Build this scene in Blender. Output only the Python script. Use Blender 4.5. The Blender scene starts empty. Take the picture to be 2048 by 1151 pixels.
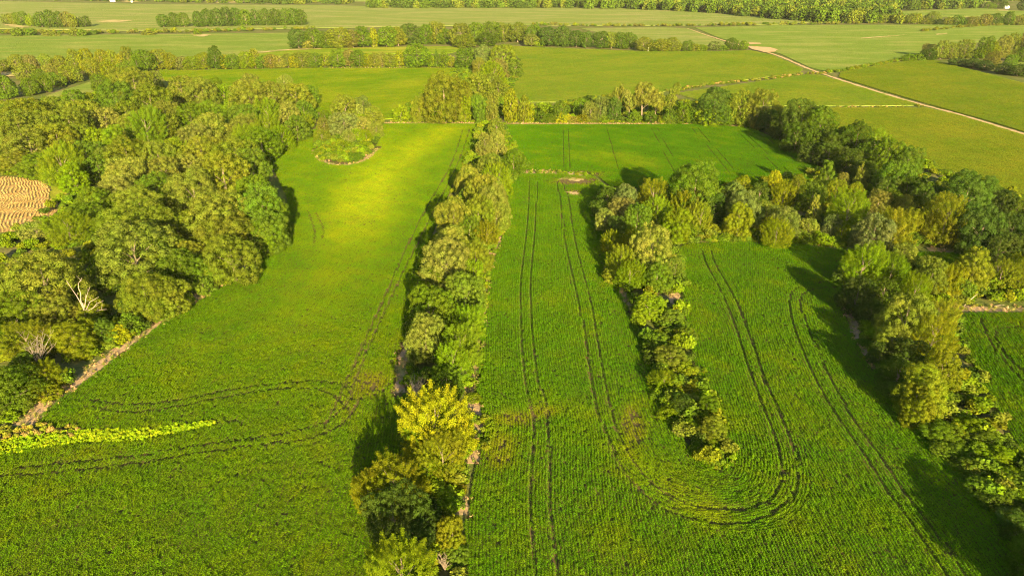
import bpy, bmesh, math, random
import numpy as np
from mathutils import Vector

# ------------------------------------------------------------------ camera, world, sun, exposure
C = bpy.context.scene.collection
SC = bpy.context.scene
CAM_H, FPX, PITCH = 84.0, 1400.0, math.radians(24.7)
cam = bpy.data.cameras.new('camera'); camo = bpy.data.objects.new('camera', cam); C.objects.link(camo)
cam.sensor_width = 36.0; cam.lens = 36.0 * FPX / 2048.0; cam.clip_end = 20000; cam.clip_start = 1
camo.location = (0, 0, CAM_H); camo.rotation_euler = (math.pi / 2 - PITCH, 0, 0)
SC.camera = camo
FW = np.array([0, math.cos(PITCH), -math.sin(PITCH)]); UP = np.array([0, math.sin(PITCH), math.cos(PITCH)])

def ray(x, y):
    return FW + (x - 1024) / FPX * np.array([1., 0, 0]) + (575.5 - y) / FPX * UP
def G(x, y, z=0.0):
    """photo pixel -> point on the horizontal plane at height z"""
    d = ray(x, y); t = (z - CAM_H) / d[2]
    return np.array([d[0] * t, d[1] * t, z])
def proj(p):
    q = np.asarray(p, float) - np.array([0, 0, CAM_H]); zc = q @ FW
    return 1024 + FPX * q[0] / zc, 575.5 - FPX * (q @ UP) / zc, zc

SUND = ray(748, 386); SUND /= np.linalg.norm(SUND)          # direction the sunlight travels
sun = bpy.data.lights.new('sun', 'SUN'); suno = bpy.data.objects.new('sun', sun); C.objects.link(suno)
sun.energy = 5.0; sun.angle = math.radians(0.55); sun.color = (1.0, 0.80, 0.42)
suno.rotation_euler = Vector(SUND).to_track_quat('-Z', 'Y').to_euler(); suno.location = (40, -60, 300)
w = bpy.data.worlds.new('World'); SC.world = w; w.use_nodes = True
nt = w.node_tree; sky = nt.nodes.new('ShaderNodeTexSky'); sky.sky_type = 'NISHITA'; sky.sun_disc = False
sky.sun_elevation = math.asin(-SUND[2]); sky.sun_rotation = math.atan2(-SUND[0], -SUND[1])
nt.links.new(sky.outputs[0], nt.nodes['Background'].inputs[0]); nt.nodes['Background'].inputs[1].default_value = 0.062
SC.view_settings.view_transform = 'Standard'; SC.view_settings.look = 'None'
SC.view_settings.exposure = 2.68; SC.view_settings.gamma = 1.0; SC.view_settings.use_curve_mapping = False
SC.cycles.max_bounces = 5; SC.cycles.diffuse_bounces = 3; SC.cycles.transmission_bounces = 3
SC.cycles.glossy_bounces = 1; SC.cycles.volume_bounces = 0; SC.cycles.caustics_reflective = False
SC.render.engine = 'CYCLES'; SC.cycles.use_denoising = True; SC.cycles.denoiser = 'OPENIMAGEDENOISE'; SC.cycles.denoising_input_passes = 'RGB_ALBEDO_NORMAL'; SC.cycles.denoising_prefilter = 'NONE'; SC.cycles.filter_width = 1.1; SC.cycles.sample_clamp_direct = 0.6; SC.cycles.sample_clamp_indirect = 0.6

HAZE = 0.000014
rng = np.random.default_rng(7)
random.seed(7)

# ------------------------------------------------------------------ helpers
def tag(o, label=None, cat=None, group=None, kind=None):
    if label: o['label'] = label
    if cat: o['category'] = cat
    if group: o['group'] = group
    if kind: o['kind'] = kind
    return o
def link(o, parent=None):
    C.objects.link(o)
    if parent: o.parent = parent
    return o
def N(m, t, **kw):
    n = m.node_tree.nodes.new(t)
    for k, v in kw.items(): setattr(n, k, v)
    return n
def L(m, a, b): m.node_tree.links.new(a, b)
def mixrgb(m, a, b, fac, mode='MIX'):
    n = N(m, 'ShaderNodeMix', data_type='RGBA', blend_type=mode)
    for s, v in ((n.inputs[0], fac), (n.inputs[6], a), (n.inputs[7], b)):
        if hasattr(v, 'node'): L(m, v, s)
        else: s.default_value = v if not isinstance(v, tuple) or len(v) == 4 else (*v, 1)
    return n.outputs[2]
def new_mat(name):
    m = bpy.data.materials.new(name); m.use_nodes = True; m.node_tree.nodes.clear()
    return m, N(m, 'ShaderNodeOutputMaterial')
def foliage_mat(name, source, trans=0.34, gloss=0.0):
    """leaf material: colour comes from the object (trees) or from the scattered plant"""
    m, out = new_mat(name)
    if source == 'object': col = N(m, 'ShaderNodeObjectInfo').outputs['Color']
    else: col = N(m, 'ShaderNodeAttribute', attribute_name='col', attribute_type='INSTANCER').outputs['Color']
    va = N(m, 'ShaderNodeAttribute', attribute_name='v', attribute_type='GEOMETRY')
    sc = N(m, 'ShaderNodeVectorMath', operation='SCALE'); L(m, col, sc.inputs[0]); L(m, va.outputs['Fac'], sc.inputs['Scale'])
    geo = N(m, 'ShaderNodeNewGeometry'); nz = N(m, 'ShaderNodeTexNoise'); nz.inputs['Scale'].default_value = .22; nz.inputs['Detail'].default_value = 3; L(m, geo.outputs['Position'], nz.inputs['Vector'])
    hr = N(m, 'ShaderNodeMapRange'); hr.inputs[1].default_value = .32; hr.inputs[2].default_value = .68; L(m, nz.outputs[0], hr.inputs[0])
    hue = mixrgb(m, (.90, 1.03, .9), (1.10, .985, 1.1), hr.outputs[0]); fc = mixrgb(m, sc.outputs[0], hue, 1.0, 'MULTIPLY')
    d = N(m, 'ShaderNodeBsdfDiffuse'); L(m, fc, d.inputs[0])
    t = N(m, 'ShaderNodeBsdfTranslucent')
    tc = mixrgb(m, fc, (1.25, 1.3, 0.5), 1.0, 'MULTIPLY'); L(m, tc, t.inputs[0])
    mx = N(m, 'ShaderNodeMixShader'); mx.inputs[0].default_value = trans
    L(m, d.outputs[0], mx.inputs[1]); L(m, t.outputs[0], mx.inputs[2])
    L(m, mx.outputs[0], out.inputs[0])
    return m
def noise_mat(name, c1, c2, scale, c3=None, scale3=0.02, bump=0.0, bscale=1.0, bdist=0.3, stretch=None, f3=(0.45, 0.65), fine=0.0):
    m, out = new_mat(name)
    geo = N(m, 'ShaderNodeNewGeometry'); pos = geo.outputs['Position']
    if stretch:
        mp = N(m, 'ShaderNodeMapping'); mp.inputs['Scale'].default_value = stretch[0]; mp.inputs['Rotation'].default_value = (0, 0, stretch[1])
        L(m, pos, mp.inputs[0]); pos = mp.outputs[0]
    n1 = N(m, 'ShaderNodeTexNoise'); n1.inputs['Scale'].default_value = scale; n1.inputs['Detail'].default_value = 5; n1.inputs['Roughness'].default_value = 0.7
    L(m, pos, n1.inputs['Vector'])
    r = N(m, 'ShaderNodeMapRange'); r.inputs[1].default_value = 0.3; r.inputs[2].default_value = 0.7; L(m, n1.outputs[0], r.inputs[0])
    col = mixrgb(m, c1, c2, r.outputs[0])
    if c3:
        n3 = N(m, 'ShaderNodeTexNoise'); n3.inputs['Scale'].default_value = scale3; n3.inputs['Detail'].default_value = 4
        L(m, geo.outputs['Position'] if not stretch else pos, n3.inputs['Vector'])
        r3 = N(m, 'ShaderNodeMapRange'); r3.inputs[1].default_value = f3[0]; r3.inputs[2].default_value = f3[1]; L(m, n3.outputs[0], r3.inputs[0])
        col = mixrgb(m, col, c3, r3.outputs[0])
    if fine:
        for sc_, st_, am in ((1.1, (1, 1, 1), fine), (.5, (.12, 2.2, 1), fine * .8), (.09, (1, 2.5, 1), fine * .6)):
            mp = N(m, 'ShaderNodeMapping'); mp.inputs['Scale'].default_value = st_; mp.inputs['Rotation'].default_value = (0, 0, stretch[1] if stretch else 0); L(m, geo.outputs['Position'], mp.inputs[0])
            nf = N(m, 'ShaderNodeTexNoise'); nf.inputs['Scale'].default_value = sc_; nf.inputs['Detail'].default_value = 3; L(m, mp.outputs[0], nf.inputs['Vector'])
            rf = N(m, 'ShaderNodeMapRange'); rf.inputs[1].default_value = .3; rf.inputs[2].default_value = .7; rf.inputs[3].default_value = 1 - am; rf.inputs[4].default_value = 1 + am; L(m, nf.outputs[0], rf.inputs[0])
            vs = N(m, 'ShaderNodeVectorMath', operation='SCALE'); L(m, col, vs.inputs[0]); L(m, rf.outputs[0], vs.inputs['Scale']); col = vs.outputs[0]
    b = N(m, 'ShaderNodeBsdfDiffuse'); L(m, col, b.inputs[0])
    if bump:
        nb = N(m, 'ShaderNodeTexNoise'); nb.inputs['Scale'].default_value = bscale; nb.inputs['Detail'].default_value = 4
        L(m, pos, nb.inputs['Vector'])
        bp = N(m, 'ShaderNodeBump'); bp.inputs['Strength'].default_value = bump; bp.inputs['Distance'].default_value = bdist
        L(m, nb.outputs[0], bp.inputs['Height']); L(m, bp.outputs[0], b.inputs['Normal'])
    L(m, b.outputs[0], out.inputs[0])
    return m

def quad_mesh(name, P, Nn, size, v, rg, aspect=(0.6, 1.0), mat=None):
    """one leaf-sized quad at each P, facing Nn"""
    n = len(P); Nn = Nn / (np.linalg.norm(Nn, axis=1, keepdims=True) + 1e-9)
    a = rg.normal(size=(n, 3)); T = np.cross(Nn, a); T /= np.linalg.norm(T, axis=1, keepdims=True) + 1e-9
    B = np.cross(Nn, T); s = (size * 0.5)[:, None]; k = rg.uniform(*aspect, n)[:, None]
    fold = Nn * s * 0.25
    V = np.stack([P - T * s * 1.15, P - B * s * k + fold, P + T * s * 1.15, P + B * s * k + fold], 1).reshape(-1, 3)
    return raw_mesh(name, V, n, np.repeat(v, 4), mat)
def raw_mesh(name, V, nq, v, mat):
    me = bpy.data.meshes.new(name); me.vertices.add(len(V)); me.loops.add(4 * nq); me.polygons.add(nq)
    me.vertices.foreach_set('co', V.astype(np.float32).ravel())
    me.loops.foreach_set('vertex_index', np.arange(4 * nq, dtype=np.int32))
    me.polygons.foreach_set('loop_start', np.arange(0, 4 * nq, 4, dtype=np.int32))
    me.update(calc_edges=True)
    at = me.attributes.new('v', 'FLOAT', 'POINT'); vv = np.ones(len(V), np.float32); vv[:len(v)] = v; at.data.foreach_set('value', vv)
    if mat: me.materials.append(mat)
    return me
def tube(bm, pts, radii, seg=6):
    rings = []
    for i, p in enumerate(pts):
        p = Vector(p); d = (Vector(pts[min(i + 1, len(pts) - 1)]) - Vector(pts[max(i - 1, 0)])).normalized()
        a = d.orthogonal().normalized(); b = d.cross(a)
        rings.append([bm.verts.new(p + (a * math.cos(t) + b * math.sin(t)) * radii[i]) for t in (2 * math.pi * k / seg for k in range(seg))])
    for r0, r1 in zip(rings, rings[1:]):
        for k in range(seg): bm.faces.new((r0[k], r0[(k + 1) % seg], r1[(k + 1) % seg], r1[k]))
    bm.faces.new(rings[-1]); bm.faces.new(rings[0][::-1])
def bm_mesh(name, bm, mat, smooth=False):
    me = bpy.data.meshes.new(name); bm.to_mesh(me); bm.free(); me.materials.append(mat)
    if smooth:
        for p in me.polygons: p.use_smooth = True
    return me
def in_poly(px, py, poly):
    r = np.zeros(len(px), bool); n = len(poly)
    for i in range(n):
        x0, y0 = poly[i][:2]; x1, y1 = poly[i - 1][:2]
        if y0 == y1: continue
        c = ((y0 > py) != (y1 > py)) & (px < (x1 - x0) * (py - y0) / (y1 - y0) + x0)
        r ^= c
    return r
def GP(pts): return [G(*p)[:2] for p in pts]
def seg_dist(P, line):
    d = np.full(len(P), 1e9)
    for a, b in zip(line[:-1], line[1:]):
        a = np.asarray(a); b = np.asarray(b); ab = b - a; t = np.clip(((P - a) @ ab) / (ab @ ab + 1e-9), 0, 1)
        d = np.minimum(d, np.hypot(*(P - a - t[:, None] * ab).T))
    return d
def resample(line, step):
    line = np.asarray(line, float); s = np.r_[0, np.cumsum(np.hypot(*np.diff(line, axis=0).T))]
    t = np.arange(0, s[-1], step)
    return np.c_[np.interp(t, s, line[:, 0]), np.interp(t, s, line[:, 1])]
def smooth_line(line, it=2):
    p = np.asarray(line, float)
    for _ in range(it):
        q = np.empty((2 * len(p) - 2 + 2, 2)); q[0] = p[0]; q[-1] = p[-1]
        q[1:-1:2] = p[:-1] * .75 + p[1:] * .25; q[2:-1:2] = p[:-1] * .25 + p[1:] * .75
        p = q
    return p
def wnoise(P, sc, seed=0):
    r = np.random.default_rng(seed); o = np.zeros(len(P))
    for k in range(7):
        a = r.uniform(0, 6.28); f = r.uniform(.6, 1.7) / sc * 6.28
        o += np.sin((P[:, 0] * math.cos(a) + P[:, 1] * math.sin(a)) * f + r.uniform(0, 6.28) + 1.5 * np.sin(P[:, 1] * f * .37 + k))
    return o / 3.0

# ------------------------------------------------------------------ materials
M = {}
M['leaf'] = foliage_mat('leaves', 'object')
M['plant'] = foliage_mat('plants', 'instancer', 0.30)
M['bark'] = noise_mat('bark', (0.10, 0.075, 0.05), (0.19, 0.15, 0.11), 3.0, bump=.4, bscale=4)
M['deadwood'] = noise_mat('deadwood', (0.24, 0.20, 0.145), (0.17, 0.135, 0.095), 1.5, bump=.3, bscale=3)
M['twig'] = noise_mat('twigs', (0.20, 0.165, 0.12), (0.14, 0.11, 0.08), 1.5)
M['ground'] = noise_mat('ground', (0.055, 0.080, 0.014), (0.085, 0.090, 0.022), 0.25, (0.11, 0.095, 0.04), 0.05, .6, 1.2, .4)
M['soil'] = noise_mat('soil', (0.055, 0.045, 0.018), (0.11, 0.078, 0.034), 0.8, (0.05, 0.055, 0.012), .05, .5, 2.0, .15)
M['margin'] = noise_mat('dry_margin', (0.20, 0.135, 0.072), (0.31, 0.21, 0.12), 0.5, (0.13, 0.13, 0.035), .12, .7, 1.5, .25)
M['road'] = noise_mat('dirt_road', (0.36, 0.245, 0.125), (0.26, 0.175, 0.085), 0.25, bump=.2, bscale=1)
M['stubble'] = noise_mat('stubble_ground', (0.22, 0.14, 0.05), (0.26, 0.165, 0.06), 0.9, (0.29, 0.19, 0.075), .12, .6, 1.5, .3)
M['farcrop'] = noise_mat('far_crop', (0.086, 0.130, 0.016), (0.108, 0.146, 0.022), 0.35, (0.145, 0.16, 0.034), 0.012, .8, .9, .8, ((1, 3.0, 1), .15), fine=.16)  # blue lifted in the colour itself to imitate distance haze
M['rightcrop'] = noise_mat('right_crop', (0.080, 0.108, 0.007), (0.105, 0.124, 0.010), 0.5, (0.13, 0.14, 0.016), 0.012, .8, .9, .8, ((1, 3.0, 1), -.3), fine=.16)
M['palecrop'] = noise_mat('pale_crop', (0.105, 0.138, 0.024), (0.130, 0.152, 0.032), 0.35, (0.165, 0.165, 0.05), 0.010, .8, .9, .8, ((1, 3.0, 1), .25), fine=.16)
M['midcrop'] = noise_mat('mid_crop', (0.085, 0.135, 0.007), (0.115, 0.155, 0.009), 0.35, (0.18, 0.185, 0.018), 0.014, .8, .9, .8, ((1, 3.0, 1), .05), fine=.16)
M['tan'] = noise_mat('dry_field', (0.34, 0.25, 0.12), (0.25, 0.20, 0.08), .15, (.14, .15, .03), .08)
M['patch'] = noise_mat('bare_soil', (0.34, 0.24, 0.13), (0.26, 0.19, 0.085), .6, (.20, .19, .05), .25, .4, 1.5, .2)
M['wall'] = noise_mat('painted_wall', (0.7, 0.66, 0.58), (0.6, 0.56, 0.5), .5)
M['roof'] = noise_mat('metal_roof', (0.62, 0.6, 0.57), (0.5, 0.5, 0.5), .4)
M['post'] = noise_mat('white_post', (0.75, 0.72, 0.65), (0.6, 0.58, 0.5), 2)

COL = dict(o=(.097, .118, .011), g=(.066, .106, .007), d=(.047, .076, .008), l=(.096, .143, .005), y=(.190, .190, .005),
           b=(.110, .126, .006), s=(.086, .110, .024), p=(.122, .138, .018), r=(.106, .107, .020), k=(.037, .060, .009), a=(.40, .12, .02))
WORD = dict(o='olive green', g='mid green', d='dark green', l='lime green', y='yellow', b='golden green', s='silvery green',
            p='pale olive', r='brownish', k='deep green', a='orange red')

# ------------------------------------------------------------------ ground sheet
bm = bmesh.new(); xs = [-9000, -3000, -1000, 0, 1000, 3000, 9000]; ys = [-3000, -200, 200, 700, 2500, 12000]
vv = [[bm.verts.new((x, y, 0)) for x in xs] for y in ys]
for j in range(len(ys) - 1):
    for i in range(len(xs) - 1): bm.faces.new((vv[j][i], vv[j][i + 1], vv[j + 1][i + 1], vv[j + 1][i]))
tag(link(bpy.data.objects.new('ground', bm_mesh('ground', bm, M['ground']))), kind='structure')

def sheet(name, poly, z, mat, skirt=False, kind='structure'):
    bm = bmesh.new(); vs = [bm.verts.new((p[0], p[1], z)) for p in poly]; f = bm.faces.new(vs)
    if f.normal.z < 0: f.normal_flip()
    f.normal_update()
    if f.normal.z < 0: f.normal_flip()
    if skirt:
        lo = [bm.verts.new((p[0], p[1], -.05)) for p in poly]; n = len(vs)
        for i in range(n): bm.faces.new((vs[i], vs[(i + 1) % n], lo[(i + 1) % n], lo[i]))
    bmesh.ops.recalc_face_normals(bm, faces=bm.faces) if skirt else None
    return tag(link(bpy.data.objects.new(name, bm_mesh(name, bm, mat))), kind=kind)
def rough(poly, amp, step=3.0):
    """densify an outline and make it slightly uneven"""
    p = np.asarray(list(poly) + [poly[0]], float); q = resample(p, step)
    return q + rng.normal(0, amp, q.shape)
def ribbon(name, line, width, z, mat, step=3.0, jit=.3, kind='structure'):
    c = resample(smooth_line(line, 2), step); t = np.gradient(c, axis=0); t /= np.hypot(*t.T)[:, None]; n = np.c_[-t[:, 1], t[:, 0]]
    wd = np.interp(np.linspace(0, 1, len(c)), np.linspace(0, 1, len(width)), width) if isinstance(width, (list, tuple)) else np.full(len(c), width)
    a = c + n * (wd / 2 + rng.normal(0, jit, len(c)))[:, None]; b = c - n * (wd / 2 + rng.normal(0, jit, len(c)))[:, None]
    bm = bmesh.new(); va = [bm.verts.new((*p, z)) for p in a]; vb = [bm.verts.new((*p, z)) for p in b]
    for i in range(len(c) - 1):
        f = bm.faces.new((va[i], va[i + 1], vb[i + 1], vb[i])); f.normal_update()
        if f.normal.z < 0: f.normal_flip()
    return tag(link(bpy.data.objects.new(name, bm_mesh(name, bm, mat))), kind=kind)

# ------------------------------------------------------------------ far fields (slabs of crop)
FAR = [
 ('palecrop', [(-700, -12), (300, 9), (640, 11), (900, 16), (1250, 16), (1500, 32), (1640, 42), (1580, 50), (1200, 52), (1000, 50), (600, 57), (300, 62), (0, 58), (-700, 62)]),
 ('farcrop', [(-700, 73), (0, 72), (330, 69), (600, 66), (585, 96), (560, 103), (420, 118), (330, 122), (180, 118), (60, 118), (0, 122), (-700, 140)]),
 ('midcrop', [(500, 110), (590, 99), (760, 95), (900, 93), (930, 100), (900, 107), (700, 109), (560, 114)]),
 ('midcrop', [(318, 143), (600, 138), (940, 137), (940, 170), (880, 236), (770, 239), (660, 236), (600, 205), (440, 168), (330, 162)]),
 ('farcrop', [(100, 190), (185, 163), (198, 170), (190, 190), (140, 200), (70, 203)]),
 ('palecrop', [(1160, 57), (1330, 55), (1376, 58), (1424, 76), (1470, 93), (1390, 95), (1260, 80), (1180, 62)]),
 ('farcrop', [(1390, 56), (1560, 51), (1900, 50), (2048, 48), (2700, 52), (2700, 95), (2048, 76), (1880, 92), (1840, 115), (1720, 134), (1660, 146), (1618, 135), (1560, 108), (1500, 92), (1440, 77)]),
 ('farcrop', [(1010, 92), (1080, 96), (1160, 99), (1290, 104), (1430, 104), (1500, 102), (1545, 112), (1605, 138), (1600, 146), (1450, 166), (1350, 178), (1250, 205), (1040, 205), (1020, 180), (1040, 120)]),
 ('farcrop', [(1352, 188), (1450, 174), (1610, 151), (1640, 151), (1690, 166.5), (1780, 194), (1840, 211.5), (1690, 213), (1560, 212), (1440, 215)]),
 ('rightcrop', [(1680, 146), (1760, 131), (1850, 118), (1960, 145), (2048, 168), (2700, 330), (2700, 480), (2048, 264.5), (1980, 243.5), (1870, 213), (1790, 190), (1720, 168.5), (1678, 155)]),
 ('rightcrop', [(1560, 219), (1690, 217), (1850, 217), (1905, 228), (1970, 248), (2048, 272), (2700, 460), (2700, 640), (2060, 410), (1990, 375), (1880, 350), (1800, 300), (1700, 275), (1600, 255)]),
 ('farcrop', [(2030, 118), (2060, 114), (2400, 140), (2400, 170), (2060, 136), (2020, 132)]),
 ('farcrop', [(1780, 24), (1960, 17), (2048, 22), (2600, 30), (2600, 40), (2048, 31), (1900, 34), (1760, 28)]),
 ('farcrop', [(-700, -30), (60, -20), (600, -24), (1200, -30), (1700, -30), (2700, -30), (2700, 0), (2010, 2), (1900, 6), (1700, 0), (1100, 3), (700, 3), (300, -4), (0, -10), (-700, -20)]),
]
for i, (m, p) in enumerate(FAR):
    sheet('crop_field', GP(p), 0.40, M[m], True)
# dirt road and bare patches
ROAD = GP([(1374, 57), (1430, 76), (1480, 91), (1512, 98), (1550, 109), (1580, 121), (1612, 136), (1650, 149), (1700, 166), (1780, 191), (1860, 214), (1910, 226), (1980, 247), (2048, 268), (2180, 310), (2500, 420)])
ribbon('dirt_road', ROAD, 2.9, .04, M['road'], 4, .35)
sheet('bare_patch', rough(GP([(1488, 92), (1505, 94), (1540, 96), (1556, 101), (1548, 105), (1530, 106), (1505, 100)]), .6, 3), .75, M['road'])
sheet('bare_patch', rough(GP([(1488, 86), (1520, 87), (1522, 89), (1500, 90)]), .5, 3), .75, M['road'])
for p in ([(190, 43), (230, 41), (268, 42), (240, 45), (205, 46)], [(4, 49), (35, 51), (58, 55), (45, 57), (20, 54)],
          [(384, 69), (424, 70), (405, 75), (390, 73)], [(1870, 69), (1896, 67), (1894, 69), (1872, 71)], [(1720, 77), (1760, 74), (1815, 70), (1812, 71), (1762, 76), (1722, 78)],
          [(500, 107), (560, 101), (640, 98), (640, 99), (562, 103), (502, 109)]):
    sheet('bare_patch', rough(GP(p), 1.0, 5), .75, M['tan'])
for p in ([(215, -6), (292, -6), (292, 3), (262, 5), (228, 2)], [(420, -4), (530, -3), (560, 3), (440, 7), (418, 4)], [(1795, -8), (1850, -4), (1848, 7), (1820, 6), (1792, 3)], [(1925, -8), (1950, -6), (1944, 8), (1930, 4)],
          [(-300, 143), (40, 144), (36, 153), (0, 156), (-300, 162)], [(1995, 20), (2018, 20), (2016, 22), (1997, 22)]):
    sheet('dry_field', rough(GP(p), 1.0, 6), .58, M['tan'])

# ------------------------------------------------------------------ scattering (self-contained geometry nodes)
def scatter(name, protos, P, rot, scl, col, pick, mat, label, cat, kind='stuff'):
    """protos: list of (V, nquads, v); P (n,3) points. One object; the plants are instances on its points."""
    Vs = [p[0] for p in protos]; npv = sum(len(v) for v in Vs); n = len(P)
    V = np.concatenate(Vs + [P]); nq = sum(p[1] for p in protos)
    me = raw_mesh(name, V, nq, np.concatenate([p[2] for p in protos]), mat)
    ids = np.concatenate([np.full(len(v), i, np.int32) for i, v in enumerate(Vs)] + [np.full(n, -1, np.int32)])
    me.attributes.new('proto', 'INT', 'POINT').data.foreach_set('value', ids)
    def vec(nm, arr):
        a = np.zeros((len(V), 3), np.float32); a[npv:] = arr; me.attributes.new(nm, 'FLOAT_VECTOR', 'POINT').data.foreach_set('vector', a.ravel())
    vec('rot', rot); vec('scl', scl)
    c = np.ones((len(V), 4), np.float32); c[npv:, :3] = col; me.attributes.new('col', 'FLOAT_COLOR', 'POINT').data.foreach_set('color', c.ravel())
    pk = np.zeros(len(V), np.int32); pk[npv:] = pick; me.attributes.new('pick', 'INT', 'POINT').data.foreach_set('value', pk)
    o = link(bpy.data.objects.new(name, me)); md = o.modifiers.new('scatter', 'NODES')
    g = bpy.data.node_groups.new('scatter', 'GeometryNodeTree'); md.node_group = g
    g.interface.new_socket('Geometry', in_out='INPUT', socket_type='NodeSocketGeometry'); g.interface.new_socket('Geometry', in_out='OUTPUT', socket_type='NodeSocketGeometry')
    gi = g.nodes.new('NodeGroupInput'); go = g.nodes.new('NodeGroupOutput')
    def attr(nm, ty):
        a = g.nodes.new('GeometryNodeInputNamedAttribute'); a.data_type = ty; a.inputs[0].default_value = nm; return a.outputs[0]
    pa = attr('proto', 'INT')
    def part(i):
        c = g.nodes.new('FunctionNodeCompare'); c.data_type = 'INT'; c.operation = 'EQUAL'; g.links.new(pa, c.inputs[2]); c.inputs[3].default_value = i
        s = g.nodes.new('GeometryNodeSeparateGeometry'); s.domain = 'POINT'; g.links.new(gi.outputs[0], s.inputs[0]); g.links.new(c.outputs[0], s.inputs[1]); return s.outputs[0]
    jn = g.nodes.new('GeometryNodeJoinGeometry')
    for i in range(len(protos)):
        gt = g.nodes.new('GeometryNodeGeometryToInstance'); g.links.new(part(i), gt.inputs[0]); g.links.new(gt.outputs[0], jn.inputs[0])
    ip = g.nodes.new('GeometryNodeInstanceOnPoints'); g.links.new(part(-1), ip.inputs['Points']); g.links.new(jn.outputs[0], ip.inputs['Instance'])
    ip.inputs['Pick Instance'].default_value = True
    g.links.new(attr('pick', 'INT'), ip.inputs['Instance Index']); g.links.new(attr('rot', 'FLOAT_VECTOR'), ip.inputs['Rotation']); g.links.new(attr('scl', 'FLOAT_VECTOR'), ip.inputs['Scale'])
    g.links.new(ip.outputs[0], go.inputs[0])
    return tag(o, label, cat, kind=kind)
def quads(P, Nn, size, v, rg, aspect=(.6, 1.)):
    me = quad_mesh('t', P, Nn, size, v, rg, aspect); V = np.empty(len(me.vertices) * 3, np.float32); me.vertices.foreach_get('co', V)
    bpy.data.meshes.remove(me); return V.reshape(-1, 3), len(P), np.repeat(v, 4)

def crop_proto(seed, n=112, length=.95, wid=.195, h=.68, ls=(.09, .152)):
    r = np.random.default_rng(seed)
    x = r.uniform(-length / 2, length / 2, n); y = r.normal(0, wid, n)
    z = h * (1 - 1.6 * np.clip(np.abs(y), 0, .45) ** 1.3) * r.uniform(.72, 1.06, n)
    P = np.c_[x, y, z]; Nn = np.c_[r.normal(0, .72, n), y * 1.8 + r.normal(0, .68, n), np.ones(n)]
    return quads(P, Nn, r.uniform(*ls, n), r.uniform(.76, 1.24, n), r)
def tuft_proto(seed, n=26, h=.6, sp=.3, ls=(.05, .3)):
    r = np.random.default_rng(seed); a = r.uniform(0, 6.28, n); q = sp * np.sqrt(r.uniform(0, 1, n))
    P = np.c_[q * np.cos(a), q * np.sin(a), r.uniform(.1, h, n)]
    Nn = np.c_[np.cos(a) + r.normal(0, .6, n), np.sin(a) + r.normal(0, .6, n), r.normal(.5, .5, n)]
    return quads(P, Nn, r.uniform(.16, .34, n), r.uniform(.7, 1.3, n), r, (.2, .5))
def bush_proto(seed, n=260, ls=.3):
    """unit shrub: 1 wide, 1 tall"""
    r = np.random.default_rng(seed); nl = 14
    a = r.uniform(0, 6.28, nl); q = .34 * np.sqrt(r.uniform(0, 1, nl)); lz = r.uniform(.3, .78, nl) * (1 - q)
    lc = np.c_[q * np.cos(a), q * np.sin(a), lz]; k = r.integers(0, nl, n)
    d = r.normal(size=(n, 3)); d[:, 2] += .6; d /= np.linalg.norm(d, axis=1, keepdims=True)
    P = lc[k] + d * r.uniform(.10, .24, n)[:, None]; P[:, 2] = np.abs(P[:, 2])
    return quads(P, d + r.normal(0, .6, (n, 3)), r.uniform(.6, 1.2, n) * ls, r.uniform(.7, 1.3, n), r)

# ------------------------------------------------------------------ near fields: soil sheets and soybean rows
HEDGE2 = [(1215, 375), (1195, 395), (1202, 440), (1217, 500), (1242, 570), (1262, 620), (1292, 700), (1312, 770), (1332, 820), (1362, 880), (1402, 925), (1443, 952), (1452, 930), (1452, 890), (1420, 830), (1392, 760), (1382, 680), (1366, 610), (1368, 560), (1356, 500), (1372, 490), (1450, 486), (1540, 488), (1620, 492), (1700, 498)]
F_LEFT = [(770, 249), (963, 249), (950, 300), (918, 345), (893, 400), (868, 460), (842, 540), (822, 620), (812, 690), (806, 760), (800, 850), (800, 950), (775, 1050), (760, 1151), (745, 1330), (-500, 1330), (-500, 960), (0, 908), (110, 893), (268, 888), (340, 872), (432, 852), (432, 841), (340, 856), (268, 862), (100, 856), (72, 846), (100, 800), (190, 738), (242, 698), (300, 655), (400, 595), (470, 548), (540, 500), (572, 462), (575, 400), (545, 335), (522, 305), (560, 287), (612, 264), (640, 258), (650, 250)]
ISLAND = [(632, 298), (642, 324), (690, 331), (728, 320), (752, 296), (764, 268), (758, 244), (640, 244)]
F_MID = [(1016, 352), (1016, 400), (1013, 455), (993, 500), (972, 560), (963, 640), (953, 720), (950, 800), (968, 850), (960, 900), (945, 960), (930, 1050), (932, 1151), (930, 1330), (2500, 1330), (2300, 1320), (2110, 1160), (2048, 1095), (1950, 990), (1870, 905), (1790, 805), (1740, 725), (1703, 645), (1692, 590), (1700, 500)] + HEDGE2[::-1][1:] + [(1190, 356), (1120, 350), (1060, 349)]
F_TOP = [(1013, 251), (1400, 250), (1500, 257), (1560, 282), (1600, 305), (1640, 337), (1640, 380), (1400, 385), (1220, 374), (1190, 349), (1060, 341), (1014, 338)]
F_RIGHT = [(1895, 628), (2048, 628), (2400, 640), (2400, 1100), (2048, 915), (2000, 830), (1960, 765), (1928, 690)]
F_GAP = [(1820, 505), (1915, 508), (1935, 530), (1925, 545), (1830, 535)]
for p in (F_LEFT, F_MID, F_TOP, F_RIGHT, F_GAP): sheet('field_soil', GP(p), .02, M['soil'])

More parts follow.
